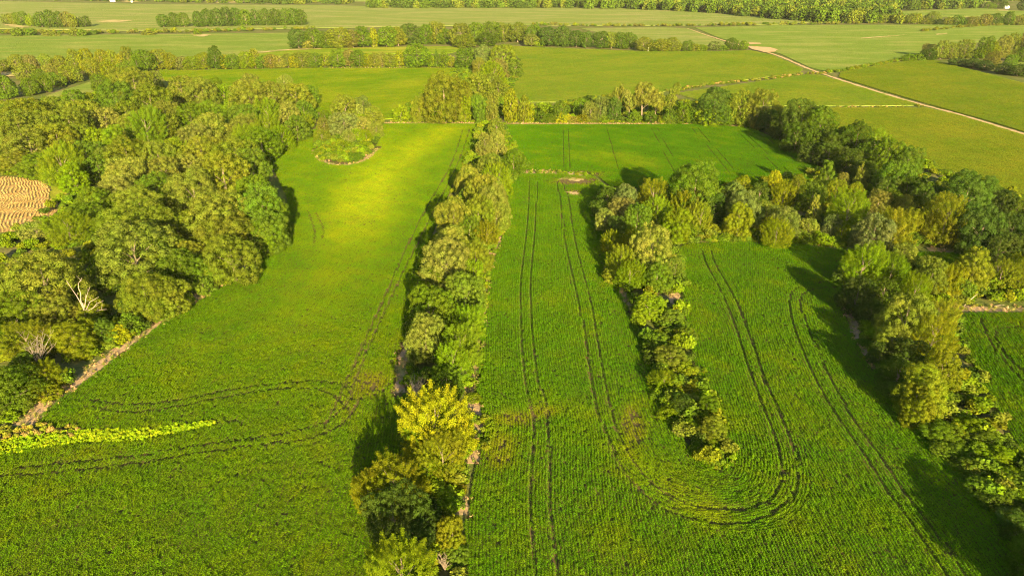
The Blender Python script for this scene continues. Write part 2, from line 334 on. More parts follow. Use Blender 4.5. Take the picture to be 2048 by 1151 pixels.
T_A = [[(1060, 365), (1057, 443), (1050, 504), (1042, 569), (1043, 634), (1045, 695), (1053, 778), (1065, 818), (1070, 849), (1070, 888), (1065, 935), (1062, 1033), (1072, 1111), (1075, 1160), (1080, 1300)],
       [(1075, 366), (1071, 443), (1065, 504), (1060, 569), (1063, 634), (1067, 695), (1074, 759), (1092, 814), (1099, 857), (1098, 935), (1096, 1013), (1103, 1072), (1112, 1143), (1125, 1300)]]
T_BI = [(1124, 365), (1137, 399), (1142, 450), (1152, 501), (1166, 555), (1180, 606), (1191, 674), (1204, 751), (1222, 841), (1250, 910), (1300, 975), (1372, 1015), (1423, 1025), (1490, 1023), (1541, 1008), (1562, 978), (1566, 935), (1556, 888), (1525, 810), (1498, 739), (1471, 650), (1444, 584), (1412, 530), (1406, 505)]
T_BO = [(1113, 365), (1120, 399), (1127, 450), (1132, 494), (1144, 552), (1158, 613), (1173, 683), (1184, 796), (1218, 887), (1250, 955), (1306, 1010), (1353, 1033), (1411, 1047), (1470, 1051), (1517, 1043), (1568, 1017), (1596, 978), (1598, 935), (1588, 896), (1549, 806), (1513, 720), (1487, 634), (1462, 584), (1430, 534), (1422, 505)]
T_C = [[(1690, 563), (1620, 568), (1585, 582), (1577, 600), (1584, 647), (1606, 706), (1634, 770), (1660, 814), (1697, 870), (1735, 922), (1774, 986), (1819, 1045), (1858, 1103), (1890, 1150), (1980, 1290)],
       [(1690, 575), (1630, 580), (1603, 590), (1598, 610), (1610, 645), (1637, 706), (1665, 770), (1706, 845), (1748, 903), (1803, 980), (1845, 1038), (1890, 1093), (1928, 1150), (2020, 1290)]]
T_TOP = [[(1126, 260), (1127, 336)], [(1136, 260), (1140, 336)], [(1213, 258), (1236, 340)], [(1224, 258), (1250, 340)], [(1303, 258), (1350, 350)], [(1314, 258), (1364, 350)],
         [(1384, 258), (1466, 356)], [(1395, 258), (1482, 356)], [(1470, 262), (1562, 345)], [(1482, 262), (1576, 345)], [(1520, 268), (1640, 358)]]
T_LEFT = [[(926, 260), (905, 330), (837, 443), (726, 695), (650, 860)], [(939, 260), (917, 330), (849, 460), (754, 656), (700, 790)],
          [(170, 800), (241, 813), (327, 809), (408, 793), (490, 777), (572, 770), (645, 764), (700, 775)], [(170, 815), (253, 830), (327, 822), (408, 805), (510, 785), (612, 779), (653, 785), (680, 805), (705, 830)],
          [(36, 940), (107, 931), (200, 922), (286, 915), (327, 905), (408, 893), (490, 881), (572, 871), (637, 854), (680, 830), (706, 790)], [(0, 954), (86, 951), (178, 942), (286, 929), (368, 913), (449, 903), (531, 891), (612, 885), (661, 866), (700, 840), (720, 800)],
          [(616, 425), (625, 445), (631, 470), (628, 490)], [(631, 428), (643, 448), (648, 466), (645, 480)], [(432, 848), (480, 843), (482, 850)]]
T_RIGHT = [[(1960, 640), (1975, 680), (2010, 730), (2060, 780)], [(2048, 655), (1990, 660), (1990, 690), (2030, 735), (2070, 765)]]
def rows(guide, spacing, reach, step, ext=60):
    """plants along rows that run parallel to a guide line"""
    g = np.asarray(guide); a = g[0] + (g[0] - g[1]) / np.linalg.norm(g[0] - g[1]) * ext; b = g[-1] + (g[-1] - g[-2]) / np.linalg.norm(g[-1] - g[-2]) * ext
    g = resample(smooth_line(np.vstack([a, g, b]), 3), 1.0)
    t = np.gradient(g, axis=0); k = np.ones(7) / 7
    t = np.c_[np.convolve(np.pad(t[:, 0], 3, 'edge'), k, 'valid'), np.convolve(np.pad(t[:, 1], 3, 'edge'), k, 'valid')]
    t /= np.hypot(*t.T)[:, None] + 1e-9; n = np.c_[-t[:, 1], t[:, 0]]; out = []
    for d in np.arange(reach[0], reach[1], spacing):
        line = g + n * d; seg = np.hypot(*np.diff(line, axis=0).T); s = np.r_[0, np.cumsum(seg)]
        q = np.arange(rng.uniform(0, step), s[-1], step) + rng.uniform(-.15, .15)
        p = np.c_[np.interp(q, s, line[:, 0]), np.interp(q, s, line[:, 1])]; tt = np.gradient(p, axis=0) if len(p) > 2 else np.ones_like(p)
        out.append(np.c_[p, np.arctan2(tt[:, 1], tt[:, 0])])
    return np.vstack(out)
CROPS = [crop_proto(i) for i in range(4)]
SP, ST = .56, .80
def soy(name, guides, field, holes, tracks, label, base, bands=(), sparse=(), gauge=.28, ycut=1300):
    A = []
    for gd, reach, test in guides:
        r = rows(GP(gd), SP, reach, ST); r = r[in_poly(r[:, 0], r[:, 1], field)]
        if test is not None and len(r): r = r[test(r[:, :2])]
        A.append(r)
    R = np.vstack(A); P = R[:, :2]
    for h in holes:
        k = ~in_poly(P[:, 0], P[:, 1], h); R = R[k]; P = R[:, :2]
    # only what a camera near this one can see
    q = np.c_[P, np.zeros(len(P))] - np.array([0, 0, CAM_H]); zc = q @ FW; X = 1024 + FPX * q[:, 0] / zc; Y = 575.5 - FPX * (q @ UP) / zc
    k = (X > -220) & (X < 2270) & (Y < ycut); R = R[k]; P = R[:, :2]
    td = np.full(len(P), 1e9)
    for t in tracks: td = np.minimum(td, seg_dist(P, smooth_line(GP(t), 2)))
    for ml, mw, _ in MARG:
        k = seg_dist(P, smooth_line(GP(ml), 2)) > (max(mw) if isinstance(mw, list) else mw) * .5 + rng.normal(0, .2, len(P)); R = R[k]; P = R[:, :2]; td = td[k]
    wheel = td < gauge * rng.uniform(.85, 1.15, len(P))
    big = wnoise(P, 60, 1); med = wnoise(P, 17, 2); sm = wnoise(P, 5, 3)
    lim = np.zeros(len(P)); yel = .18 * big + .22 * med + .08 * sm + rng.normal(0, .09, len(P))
    size = 1 + .06 * med + rng.normal(0, .10, len(P)); size = np.where(wheel, size * .42, size); keepp = np.where(wheel, .55, .985)
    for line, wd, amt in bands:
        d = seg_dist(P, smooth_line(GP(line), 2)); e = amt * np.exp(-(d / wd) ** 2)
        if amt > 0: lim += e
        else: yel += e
    for (x, y), (rx, ry), ang, amt in sparse:
        c = G(x, y)[:2]; d = P - c; ca, sa = math.cos(ang), math.sin(ang)
        e = np.exp(-(((d[:, 0] * ca + d[:, 1] * sa) / rx) ** 2 + ((-d[:, 0] * sa + d[:, 1] * ca) / ry) ** 2) ** 1.5 * (1 + .35 * sm))
        size -= .4 * e * min(amt, 1); keepp -= e * amt * (.75 if amt > 1 else .36); yel += 1.6 * e
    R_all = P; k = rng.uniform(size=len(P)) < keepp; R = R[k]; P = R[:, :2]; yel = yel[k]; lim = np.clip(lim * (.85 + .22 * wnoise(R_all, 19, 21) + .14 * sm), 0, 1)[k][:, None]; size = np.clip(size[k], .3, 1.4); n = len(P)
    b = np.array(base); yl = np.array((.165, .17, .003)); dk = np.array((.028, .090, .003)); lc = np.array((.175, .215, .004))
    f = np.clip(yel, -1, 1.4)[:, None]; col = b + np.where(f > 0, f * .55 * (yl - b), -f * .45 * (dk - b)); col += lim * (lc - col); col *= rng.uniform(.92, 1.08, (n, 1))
    P3 = np.c_[P + rng.normal(0, .04, P.shape), np.full(n, .02)]
    rot = np.c_[rng.normal(0, .06, n), rng.normal(0, .06, n), R[k, 2] if False else R[:, 2] + rng.integers(0, 2, n) * math.pi]
    scl = np.c_[np.ones(n) * 1.02, size, size * rng.uniform(.85, 1.15, n)]
    print(name, n)
    return scatter(name, CROPS, P3, rot, scl, col, rng.integers(0, 4, n), M['plant'], label, 'crop')

MARG = [  # dry strips between crop and trees: line, width, grass density
 ([(48, 850), (84, 815), (120, 786), (198, 733), (250, 692), (310, 648), (410, 588), (480, 543), (536, 503)], [4.2, 2.7, 2.3], .8),
 ([(628, 300), (640, 325), (690, 333), (730, 322), (757, 296)], 3.2, .7),
 ([(1000, 462), (985, 500), (966, 560), (955, 640), (945, 720), (938, 790)], [3.4, 2.4, 2.4], .9),
 ([(812, 690), (805, 730), (798, 790)], [2, 3.2, 2], .8),
 ([(1045, 345), (1090, 344), (1130, 347)], 5, .8),
 ([(1690, 605), (1702, 640), (1725, 690), (1752, 740)], [2.2, 2.6, 1.8], .8),
 ([(1870, 618), (1920, 617), (2000, 618), (2060, 620), (2300, 628)], 3.0, .9),
 ([(1345, 575), (1352, 610), (1362, 640)], 2.4, .8), ([(1243, 575), (1255, 600), (1270, 630)], 2.4, .8),
 ([(1855, 498), (1900, 500), (1925, 507)], 4, .6),
 ([(770, 246), (860, 246), (960, 247)], 3, .8), ([(1010, 247), (1150, 247), (1300, 247), (1450, 249), (1510, 253)], 3.5, .8),
 ([(640, 137), (800, 136), (945, 139)], 4, .2), ([(1620, 490), (1660, 494), (1700, 497)], 3, .6),
 ([(905, 985), (925, 1000), (918, 1040)], 3.2, .6), ([(945, 800), (955, 850), (945, 930)], 2.5, .6)]
def soyfar(idx, guide, label, base, yl, near=0.0):
    """coarser plants on the nearer of the far fields"""
    poly = GP(FAR[idx][1]); P0 = np.asarray(poly); g = GP(guide); ln = np.ptp(P0[:, 0]) + np.ptp(P0[:, 1])
    R = rows(g, 1.7, (-ln, ln), 1.9, 900); R = R[in_poly(R[:, 0], R[:, 1], poly)]; P = R[:, :2]
    x, y = px_x(P); k = (x > -80) & (x < 2130); R = R[k]; P = R[:, :2]; n = len(P)
    f = np.clip(.5 + .28 * wnoise(P, 90, 4) + .16 * wnoise(P, 22, 5) + rng.normal(0, .05, n), 0, 1)[:, None]
    col = (np.array(base) * (1 - f) + np.array(yl) * f) * rng.uniform(.94, 1.06, (n, 1)); print('soyfar', idx, n)
    sz = rng.uniform(.85, 1.15, n) * (1 + .10 * wnoise(P, 14, 6))
    return scatter('soybean_crop', CROPS, np.c_[P + rng.normal(0, .12, P.shape), np.full(n, .25)], np.c_[np.zeros((n, 2)), R[:, 2]], np.c_[sz * 2.2, sz * 2.6, np.full(n, .9) * sz], col, rng.integers(0, 4, n), M['plant'], label, 'crop')
h2 = GP(HEDGE2); u_line = GP(HEDGE2[1:20])
split = lambda P: None
def side(P):   # True: right of the line that runs down from the tip of the middle hedge
    a = G(1445, 950)[:2]; b = G(1640, 1250)[:2]; return ((b - a)[0] * (P - a)[:, 1] - (b - a)[1] * (P - a)[:, 0]) > 0
def px_x(P):
    q = np.c_[P, np.zeros(len(P))] - np.array([0, 0, CAM_H]); zc = q @ FW; return 1024 + FPX * q[:, 0] / zc, 575.5 - FPX * (q @ UP) / zc
LOOP = 14.5
def far_left(P):
    x, y = px_x(P); d = seg_dist(P, u_line); below = y > 950; xx = np.where(below, 1440 + (y - 950) * .62, 1330)
    return (d >= LOOP) & (x < xx)
def far_right(P):
    x, y = px_x(P); d = seg_dist(P, u_line); below = y > 950; xx = np.where(below, 1440 + (y - 950) * .62, 1330)
    return (d >= LOOP) & (x >= xx)
soyfar(3, [(400, 150), (900, 146)], 'bright crop field between the left wood and the long hedge', (.092, .182, .003), (.20, .235, .008))
soyfar(7, [(1040, 120), (1500, 110)], 'broad pale green crop field left of the dirt road', (.118, .188, .010), (.185, .215, .016))
soyfar(8, [(1450, 176), (1650, 160)], 'triangular crop field between dry scrub line and dirt road', (.112, .182, .009), (.175, .208, .014))
soyfar(9, [(1750, 140), (2040, 215)], 'wide olive green crop field right of the dirt road', (.108, .165, .008), (.165, .188, .012))
soyfar(10, [(1700, 225), (2048, 330)], 'olive green crop field behind the dark right belt', (.122, .172, .008), (.182, .196, .012))
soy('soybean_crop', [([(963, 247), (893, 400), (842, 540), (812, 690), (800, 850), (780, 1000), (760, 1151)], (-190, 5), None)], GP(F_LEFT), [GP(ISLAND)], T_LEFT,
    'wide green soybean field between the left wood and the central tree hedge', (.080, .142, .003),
    bands=[([(900, 258), (800, 320), (745, 390), (700, 480), (630, 600), (560, 690)], 9, .22), ([(895, 258), (800, 318), (748, 385), (705, 470)], 11, .62), ([(780, 262), (720, 345), (680, 430)], 9, .35), ([(850, 320), (790, 345), (740, 340)], 5, -.7), ([(540, 520), (300, 670), (130, 800)], 5, -.5), ([(900, 300), (830, 450), (770, 640)], 6, -.25)],  # lime bands: paler crop streaks plus the opposition glow put into plant colour
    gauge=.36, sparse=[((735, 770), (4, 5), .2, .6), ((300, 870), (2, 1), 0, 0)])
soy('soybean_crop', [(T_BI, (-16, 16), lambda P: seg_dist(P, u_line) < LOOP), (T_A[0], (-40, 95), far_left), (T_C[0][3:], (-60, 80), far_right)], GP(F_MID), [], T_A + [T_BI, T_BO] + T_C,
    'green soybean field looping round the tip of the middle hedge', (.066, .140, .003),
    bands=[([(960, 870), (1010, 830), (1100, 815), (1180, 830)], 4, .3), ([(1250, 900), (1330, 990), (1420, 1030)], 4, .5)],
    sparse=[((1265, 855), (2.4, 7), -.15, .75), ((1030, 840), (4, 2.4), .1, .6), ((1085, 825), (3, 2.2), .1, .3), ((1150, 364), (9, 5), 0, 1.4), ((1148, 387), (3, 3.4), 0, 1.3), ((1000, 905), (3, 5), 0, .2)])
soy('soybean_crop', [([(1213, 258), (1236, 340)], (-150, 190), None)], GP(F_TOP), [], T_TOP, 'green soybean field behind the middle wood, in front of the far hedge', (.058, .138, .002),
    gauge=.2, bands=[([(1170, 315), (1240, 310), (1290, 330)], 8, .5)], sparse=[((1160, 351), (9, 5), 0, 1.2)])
soy('soybean_crop', [([(1928, 690), (2000, 830), (2048, 915)], (-5, 90), None)], GP(F_RIGHT), [], T_RIGHT, 'corner of dark green soybean field at the right edge, beyond the right hedge', (.05, .115, .002))
soy('soybean_crop', [([(1820, 505), (1915, 508)], (-14, 14), None)], GP(F_GAP), [], [], 'small shaded strip of crop between the right wood and the right hedge', (.045, .11, .002))

# ------------------------------------------------------------------ field margins, weeds, stubble
def strip_pts(line, width, dens):
    c = np.asarray(line); ln = np.hypot(*np.diff(c, axis=0).T).sum(); n = int(ln * width * dens)
    s = np.r_[0, np.cumsum(np.hypot(*np.diff(c, axis=0).T))]; t = rng.uniform(0, s[-1], n)
    p = np.c_[np.interp(t, s, c[:, 0]), np.interp(t, s, c[:, 1])]
    i = np.clip(np.searchsorted(s, t) - 1, 0, len(c) - 2); d = c[i + 1] - c[i]; d /= np.hypot(*d.T)[:, None] + 1e-9
    return p + np.c_[-d[:, 1], d[:, 0]] * (rng.uniform(-.5, .5, n) * width)[:, None]
def poly_pts(poly, dens):
    p = np.asarray(poly); lo, hi = p.min(0), p.max(0); n = int(np.prod(hi - lo) * dens); q = rng.uniform(lo, hi, (n, 2))
    return q[in_poly(q[:, 0], q[:, 1], poly)]
def mixcols(n, cols, jit=.15):
    c = np.array([COL[k] if isinstance(k, str) else k for k in cols])[rng.integers(0, len(cols), n)]
    return c * rng.uniform(1 - jit, 1 + jit, (n, 1))
def plant(name, protos, P, size, hr, cols, label, cat, jit=.18, vis=True):
    n = len(P); s = rng.uniform(*size, n)
    return scatter(name, protos, np.c_[P, np.zeros(n)], np.c_[np.zeros((n, 2)), rng.uniform(0, 6.28, n)], np.c_[s, s, s * rng.uniform(*hr, n)],
                   mixcols(n, cols, jit), rng.integers(0, len(protos), n), M['plant'], label, cat)
TUFTS = [tuft_proto(50 + i) for i in range(3)]
BUSH = [bush_proto(60 + i, 800, .14) for i in range(4)]
TANC = [(.42, .28, .15), (.34, .22, .11), (.30, .22, .08), (.22, .19, .05)]
TP = []
for line, wd, dn in MARG:
    ln = smooth_line(GP(line), 2); ribbon('field_margin', ln, wd, .03, M['margin'], 1.5, .35)
    TP.append(strip_pts(ln, 1.5 * (max(wd) if isinstance(wd, list) else wd), dn))
TP = np.vstack(TP)
plant('dry_grass', TUFTS, TP, (.7, 1.5), (.5, 1.2), TANC + ['p', 'l', 'b'], 'tufts of dry tan grass along the field margins', 'grass')
# green weedy edges: rank herbs and low brambles under the tree belts
EDGE = [([(1366, 482), (1450, 478), (1540, 482), (1640, 488), (1700, 492)], 5, .45), ([(770, 243), (870, 243), (960, 244)], 5, .3), ([(1010, 244), (1200, 244), (1400, 245), (1510, 250)], 6, .3),
        ([(1060, 346), (1120, 346), (1188, 352)], 4, .6), ([(1405, 920), (1443, 950), (1452, 900)], 3, .9), ([(1870, 880), (1950, 960), (2048, 1070)], 4, .7), ([(985, 500), (962, 580), (955, 640)], 3, .5),
        ([(1395, 740), (1410, 790), (1440, 850)], 4, .6), ([(320, 141), (500, 137), (700, 135), (940, 136)], 4, .2), ([(950, 830), (965, 860), (955, 900)], 4.5, .7)]
EP = np.vstack([strip_pts(smooth_line(GP(l), 2), wd, dn) for l, wd, dn in EDGE])
plant('weeds', BUSH, EP, (.9, 2.0), (.5, 1.0), ['l', 'l', 'g', 'b', (.12, .15, .012)], 'rank green weeds along the edges of hedges and woods', 'weeds')
# undergrowth under the belts
UND = [[(960, 250), (1005, 250), (1050, 320), (1010, 400), (1005, 470), (960, 560), (950, 700), (935, 800), (945, 900), (915, 1000), (920, 1200), (770, 1200), (785, 1050), (810, 900), (815, 700), (850, 540), (905, 400)],
       HEDGE2, [(1700, 500), (1850, 540), (2048, 560), (2048, 605), (1900, 610), (1935, 700), (1990, 830), (2070, 960), (2200, 1150), (2120, 1150), (1960, 980), (1870, 890), (1790, 790), (1740, 720), (1705, 640)],
       [(0, 860), (90, 800), (190, 730), (300, 645), (400, 585), (530, 495), (560, 420), (450, 330), (200, 350), (0, 480)], [(640, 240), (632, 296), (642, 322), (690, 328), (728, 318), (752, 292), (762, 264), (758, 238)],
       [(560, 285), (612, 262), (650, 236), (560, 200), (400, 170), (200, 190), (0, 210), (0, 350), (120, 360), (420, 300), (520, 300)],
       [(1400, 385), (1640, 345), (1800, 400), (2000, 440), (2048, 460), (2048, 500), (1850, 495), (1700, 496), (1540, 486), (1370, 488)], [(1500, 250), (1560, 215), (1850, 330), (2060, 400), (2060, 440), (1850, 380), (1650, 340), (1560, 280)],
       [(790, 242), (840, 190), (900, 150), (960, 120), (1040, 140), (1020, 200), (1060, 240)], [(1060, 244), (1060, 215), (1200, 195), (1400, 205), (1500, 215), (1520, 250)]]
UP_ = np.vstack([poly_pts(GP(p), .16 if i_ in (0, 1, 2, 4) else .085) for i_, p in enumerate(UND)])
plant('undergrowth', BUSH, UP_, (2.2, 5.2), (.45, .95), ['g', 'd', 'g', 'g', 'l', 'l', 'o', 'b'], 'tangled green undergrowth beneath the hedges and woods', 'undergrowth')
# bright weed strip in the left field
wl = smooth_line(GP([(-60, 905), (40, 893), (120, 878), (200, 872), (270, 873), (340, 862), (432, 847)]), 2)
wp = strip_pts(wl, 1.0, 44); tt = (wp[:, 0] - wp[:, 0].min()) / np.ptp(wp[:, 0])
half = np.interp(tt, [0, .25, .5, .72, .85, 1], [3.4, 2.6, 1.9, 2.1, 1.2, .5])
c0 = np.c_[wp[:, 0], np.interp(wp[:, 0], wl[:, 0], wl[:, 1])]; wp = c0 + np.c_[np.zeros(len(wp)), rng.uniform(-1, 1, len(wp)) * half]
plant('leafy_weeds', BUSH, wp[rng.uniform(size=len(wp)) < .8], (.42, .95), (.7, 1.3), [(.15, .22, .006), (.21, .29, .006), (.18, .27, .006), (.24, .29, .008)], 'bright lime strip of leafy weeds crossing the lower left field', 'weeds')
rp = strip_pts(smooth_line(GP([(-80, 880), (20, 868), (90, 862), (150, 868)]), 2), 4.0, 1.8)
plant('dry_weeds', BUSH + TUFTS, rp, (.8, 1.5), (.7, 1.2), [(.22, .17, .03), (.20, .19, .02), (.15, .17, .012), (.25, .17, .05)], 'reddish dry weeds at the left end of the lime strip', 'weeds')
# harvested stubble with curving rows
ST_P = [(-300, 352), (0, 354), (60, 357), (92, 367), (100, 382), (96, 397), (118, 403), (112, 425), (95, 445), (60, 458), (0, 465), (-300, 500)]
sheet('stubble_field', rough(GP(ST_P), .4, 2), .05, M['stubble'])
gp = GP(ST_P); lo = np.min(gp, 0); hi = np.max(gp, 0); S = []
for xx in np.arange(lo[0], hi[0] + 30, 1.25):
    yy = np.arange(lo[1], hi[1], .42); wob = wnoise(np.c_[np.full(len(yy), xx), yy], 26, 12) * 1.6 + wnoise(np.c_[np.full(len(yy), xx), yy], 9, 13) * .35; S.append(np.c_[xx + 2.6 * np.sin(yy / 8.3 + .8) + wob - (yy - lo[1]) * .55 + rng.normal(0, .08, len(yy)), yy])
S = np.vstack(S); S = S[in_poly(S[:, 0], S[:, 1], gp)]; S = S[wnoise(S, 12, 9) + .5 * wnoise(S, 5, 10) > -.8]
S = S[S[:, 0] > G(-120, 400)[0]]
plant('corn_stubble', TUFTS, S, (.75, 1.05), (.7, 1.2), [(.36, .25, .09), (.30, .20, .07), (.34, .26, .11)], 'orange tan rows of dry corn stubble beside the left wood', 'stubble')
for c_, a_, b_ in (((1150, 352), 6.2, 7.5), ((1147, 386), 2.2, 3.6), ((1070, 345), 4, 2),):
    c = G(*c_)[:2]; sheet('bare_patch', rough([c + np.array([a_ * math.cos(t), b_ * math.sin(t)]) for t in np.arange(0, 6.28, .3)], 1.1, 1.2), .035, M['patch'])
sheet('grass_patch', rough(GP([(100, 370), (125, 366), (134, 385), (130, 402), (118, 403), (98, 396), (103, 382)]), .3, 2), .06, M['midcrop'])
# dry scrub lines between the far fields
def scrub(name, line, width, dens, size, cols, label, protos=BUSH, hr=(.6, 1.0)):
    return plant(name, protos, strip_pts(smooth_line(GP(line), 1), width, dens), size, hr, cols, label, 'scrub')
scrub('scrub_hedge', [(-300, 69), (60, 67), (190, 67), (300, 66), (420, 64), (560, 60), (640, 58)], 16, .02, (4, 8.5), ['o', 'p', 'b', 'r', 'g'], 'low scrubby hedge crossing the far left fields')
scrub('scrub_hedge', [(1040, 50), (1200, 53), (1380, 52), (1500, 51), (1620, 49), (1760, 47)], 14, .022, (3.5, 7.5), ['o', 'p', 'b', 'r', 'g'], 'low scrubby hedge below the far right wood')
scrub('scrub_hedge', [(1340, 184), (1400, 172), (1500, 163), (1600, 149), (1650, 147)], 7, .12, (1.6, 3.2), ['b', 'p', (.26, .18, .06), 'l', 'o'], 'line of dry golden scrub running up to the dirt road')
scrub('scrub_hedge', [(1655, 146), (1700, 140), (1770, 127), (1860, 112)], 7, .10, (2, 4.2), ['g', 'o', 'b', 'l'], 'low bushy line from the dirt road to the far right grove')
scrub('scrub_hedge', [(1560, 216), (1700, 215), (1850, 214)], 4, .14, (1.0, 2.2), ['b', 'p', (.26, .18, .06), 'l'], 'thin line of dry weeds behind the right tree belt')
scrub('scrub_hedge', [(1840, 64), (1900, 57), (1950, 53), (2048, 50), (2300, 52)], 10, .03, (3, 6), ['b', 'p', 'o', 'r'], 'low scrub line beneath the far right tree row')

# ------------------------------------------------------------------ tree prototypes
def tree_proto(kind, seed, nleaf, ls, nlobe):
    r = np.random.default_rng(seed); ms = []
    def add(x, y, z, rx, rz): ms.append((x, y, z, rx, rz))
    if kind in ('oak', 'spray'):
        add(0, 0, .55, .33, .36)
        k0 = r.integers(5, 9)
        for k in range(k0):
            a = 6.28 * (k + r.uniform(-.3, .3)) / k0; q = r.uniform(.18, .32); add(q * math.cos(a), q * math.sin(a), r.uniform(.36, .72), r.uniform(.14, .25), r.uniform(.14, .25))
        for k in range(4):
            a = r.uniform(0, 6.28); q = r.uniform(.04, .2); add(q * math.cos(a), q * math.sin(a), r.uniform(.66, .82), r.uniform(.11, .2), r.uniform(.12, .19))
        for k in range(6):
            a = 6.28 * (k + r.uniform(-.4, .4)) / 6; add(.29 * math.cos(a), .29 * math.sin(a), r.uniform(.2, .34), .17, .18)
    elif kind == 'tall':
        for z, q in ((.18, .36), (.34, .41), (.52, .40), (.68, .33), (.82, .22)):
            for k in range(4):
                a = r.uniform(0, 6.28); p = q * r.uniform(.3, .55); add(p * math.cos(a), p * math.sin(a), z + r.uniform(-.05, .05), q * r.uniform(.45, .62), r.uniform(.13, .19))
    elif kind == 'cone':
        for z in np.linspace(.1, .92, 8):
            q = .46 * (1 - z) ** .75 + .03
            for k in range(4 if z < .7 else 2):
                a = r.uniform(0, 6.28); p = q * r.uniform(.35, .6); add(p * math.cos(a), p * math.sin(a), z, max(q * .5, .06), r.uniform(.08, .12))
    elif kind == 'open':
        for k in range(9):
            a = r.uniform(0, 6.28); q = r.uniform(.1, .34); z = r.uniform(.38, .85); q *= 1.1 - .6 * abs(z - .55); add(q * math.cos(a), q * math.sin(a), z, r.uniform(.10, .16), r.uniform(.08, .14))
    elif kind == 'vine':
        for k in range(16):
            a = r.uniform(0, 6.28); z = r.uniform(.12, .8); q = .36 * (1 - z * .65) * r.uniform(.6, 1.1); add(q * math.cos(a), q * math.sin(a), z, r.uniform(.12, .18), r.uniform(.16, .28))
    else:
        add(0, 0, .3, .36, .4)
        for k in range(8):
            a = 6.28 * (k + r.uniform(-.3, .3)) / 8; q = r.uniform(.2, .33); add(q * math.cos(a), q * math.sin(a), r.uniform(.15, .55), r.uniform(.15, .22), r.uniform(.18, .26))
        for k in range(3): add(r.uniform(-.15, .15), r.uniform(-.15, .15), r.uniform(.6, .78), .16, .18)
    m = np.array(ms); n = 6000; k = r.choice(len(m), n, p=m[:, 3] ** 2 / (m[:, 3] ** 2).sum())
    d = r.normal(size=(n, 3)); d /= np.linalg.norm(d, axis=1, keepdims=True)
    P = m[k, :3] + d * np.c_[m[k, 3], m[k, 3], m[k, 4]]; ok = P[:, 2] > .03
    for i in range(len(m)):
        e = (P - m[i, :3]) / np.array([m[i, 3], m[i, 3], m[i, 4]]); ok &= (np.linalg.norm(e, axis=1) > .9) | (k == i)
    P, d = P[ok], d[ok]; md = .090 * (110 / nlobe) ** .5; sel = []
    free = np.ones(len(P), bool)
    for i in range(len(P)):
        if not free[i]: continue
        sel.append(i); free &= ((P - P[i]) ** 2).sum(1) > md * md
        if len(sel) > nlobe * 2.2: break
    LC, LN = P[sel], d[sel]; nl = len(sel); lr = r.uniform(.026, .084, nl) * (110 / nlobe) ** .5; lv = r.uniform(.82, 1.18, nl)
    if kind == 'cone': lr *= .85
    w_ = lr ** 2; kk = r.choice(nl, nleaf, p=w_ / w_.sum())
    dd = r.normal(size=(nleaf, 3)) * .75 + LN[kk] * .6 + np.array([0, 0, .3]); dd /= np.linalg.norm(dd, axis=1, keepdims=True)
    Q = LC[kk] + dd * (lr[kk] * r.uniform(.72, 1.1, nleaf))[:, None]; fuzz = r.uniform(size=nleaf) < .04
    Q[fuzz] += dd[fuzz] * lr[kk][fuzz][:, None] * .6
    if kind == 'spray':
        ax = LN * .75 + np.array([0, 0, .75]); ax /= np.linalg.norm(ax, axis=1, keepdims=True); q = r.uniform(-.2, 1, nleaf)
        Q = LC[kk] + ax[kk] * (q * lr[kk] * 2.0)[:, None] + r.normal(size=(nleaf, 3)) * (lr[kk] * .36 * (1.15 - q * .8))[:, None]; dd = ax[kk] * .5 + r.normal(size=(nleaf, 3)) * .6 + LN[kk] * .4
    ni = int(nleaf * .10); ki = r.integers(0, len(m), ni); di = r.normal(size=(ni, 3)) * .42
    QI = m[ki, :3] + di * np.c_[m[ki, 3], m[ki, 3], m[ki, 4]]
    Q = np.vstack([Q, QI]); NN = np.vstack([dd + r.normal(0, .36, dd.shape), r.normal(size=(ni, 3)) + np.array([0, 0, .6])])
    v = np.r_[lv[kk] * r.uniform(.78, 1.22, nleaf), r.uniform(.8, 1.1, ni)]; Q[:, 2] = np.clip(Q[:, 2], .01, 1.02)
    crown = quad_mesh('crown', Q, NN, r.uniform(.7, 1.35, len(Q)) * ls, v, r, mat=M['leaf'])
    bm = bmesh.new(); lean = Vector((r.uniform(-.03, .03), r.uniform(-.03, .03), 0)); top = .72 if kind != 'bush' else .4; rad = .022 if kind != 'bush' else .018
    tube(bm, [Vector((0, 0, -.01)), Vector((0, 0, .12)) + lean * .3, Vector((0, 0, .35)) + lean, Vector((0, 0, top)) + lean * 1.6], [rad * 1.5, rad * 1.1, rad * .85, rad * .25], 8)
    for i in r.choice(len(m), min(7, len(m)), replace=False):
        c = Vector(m[i, :3]); z0 = max(.1, c.z * .55); s = Vector((0, 0, z0)) + lean * (z0 / .35)
        tube(bm, [s, s.lerp(c, .5) + Vector((0, 0, .03)), c], [rad * .55, rad * .38, rad * .12], 5)
    return crown, bm_mesh('trunk', bm, M['bark'])
LIB = {}
def lib(kind, lod):
    if (kind, lod) not in LIB:
        n = {'near': 34000, 'mid': 11000, 'far': 2300}[lod]; ls = {'near': .0162, 'mid': .0265, 'far': .058}[lod]; nb = {'near': 92, 'mid': 80, 'far': 55}[lod]
        cnt = {'oak': 7, 'spray': 3, 'tall': 3, 'bush': 3, 'vine': 2}.get(kind, 2)
        if kind == 'bush': n = int(n * .45); ls *= 1.5; nb = int(nb * .6)
        if kind == 'open': n = int(n * .55)
        if kind == 'spray': n = int(n * 1.4); ls *= .78
        LIB[kind, lod] = [tree_proto(kind, 100 + 17 * i + len(LIB) * 131, n, ls, int(nb * (1.0, 1.7, 1.3)[i % 3])) for i in range(cnt)]
    return LIB[kind, lod]

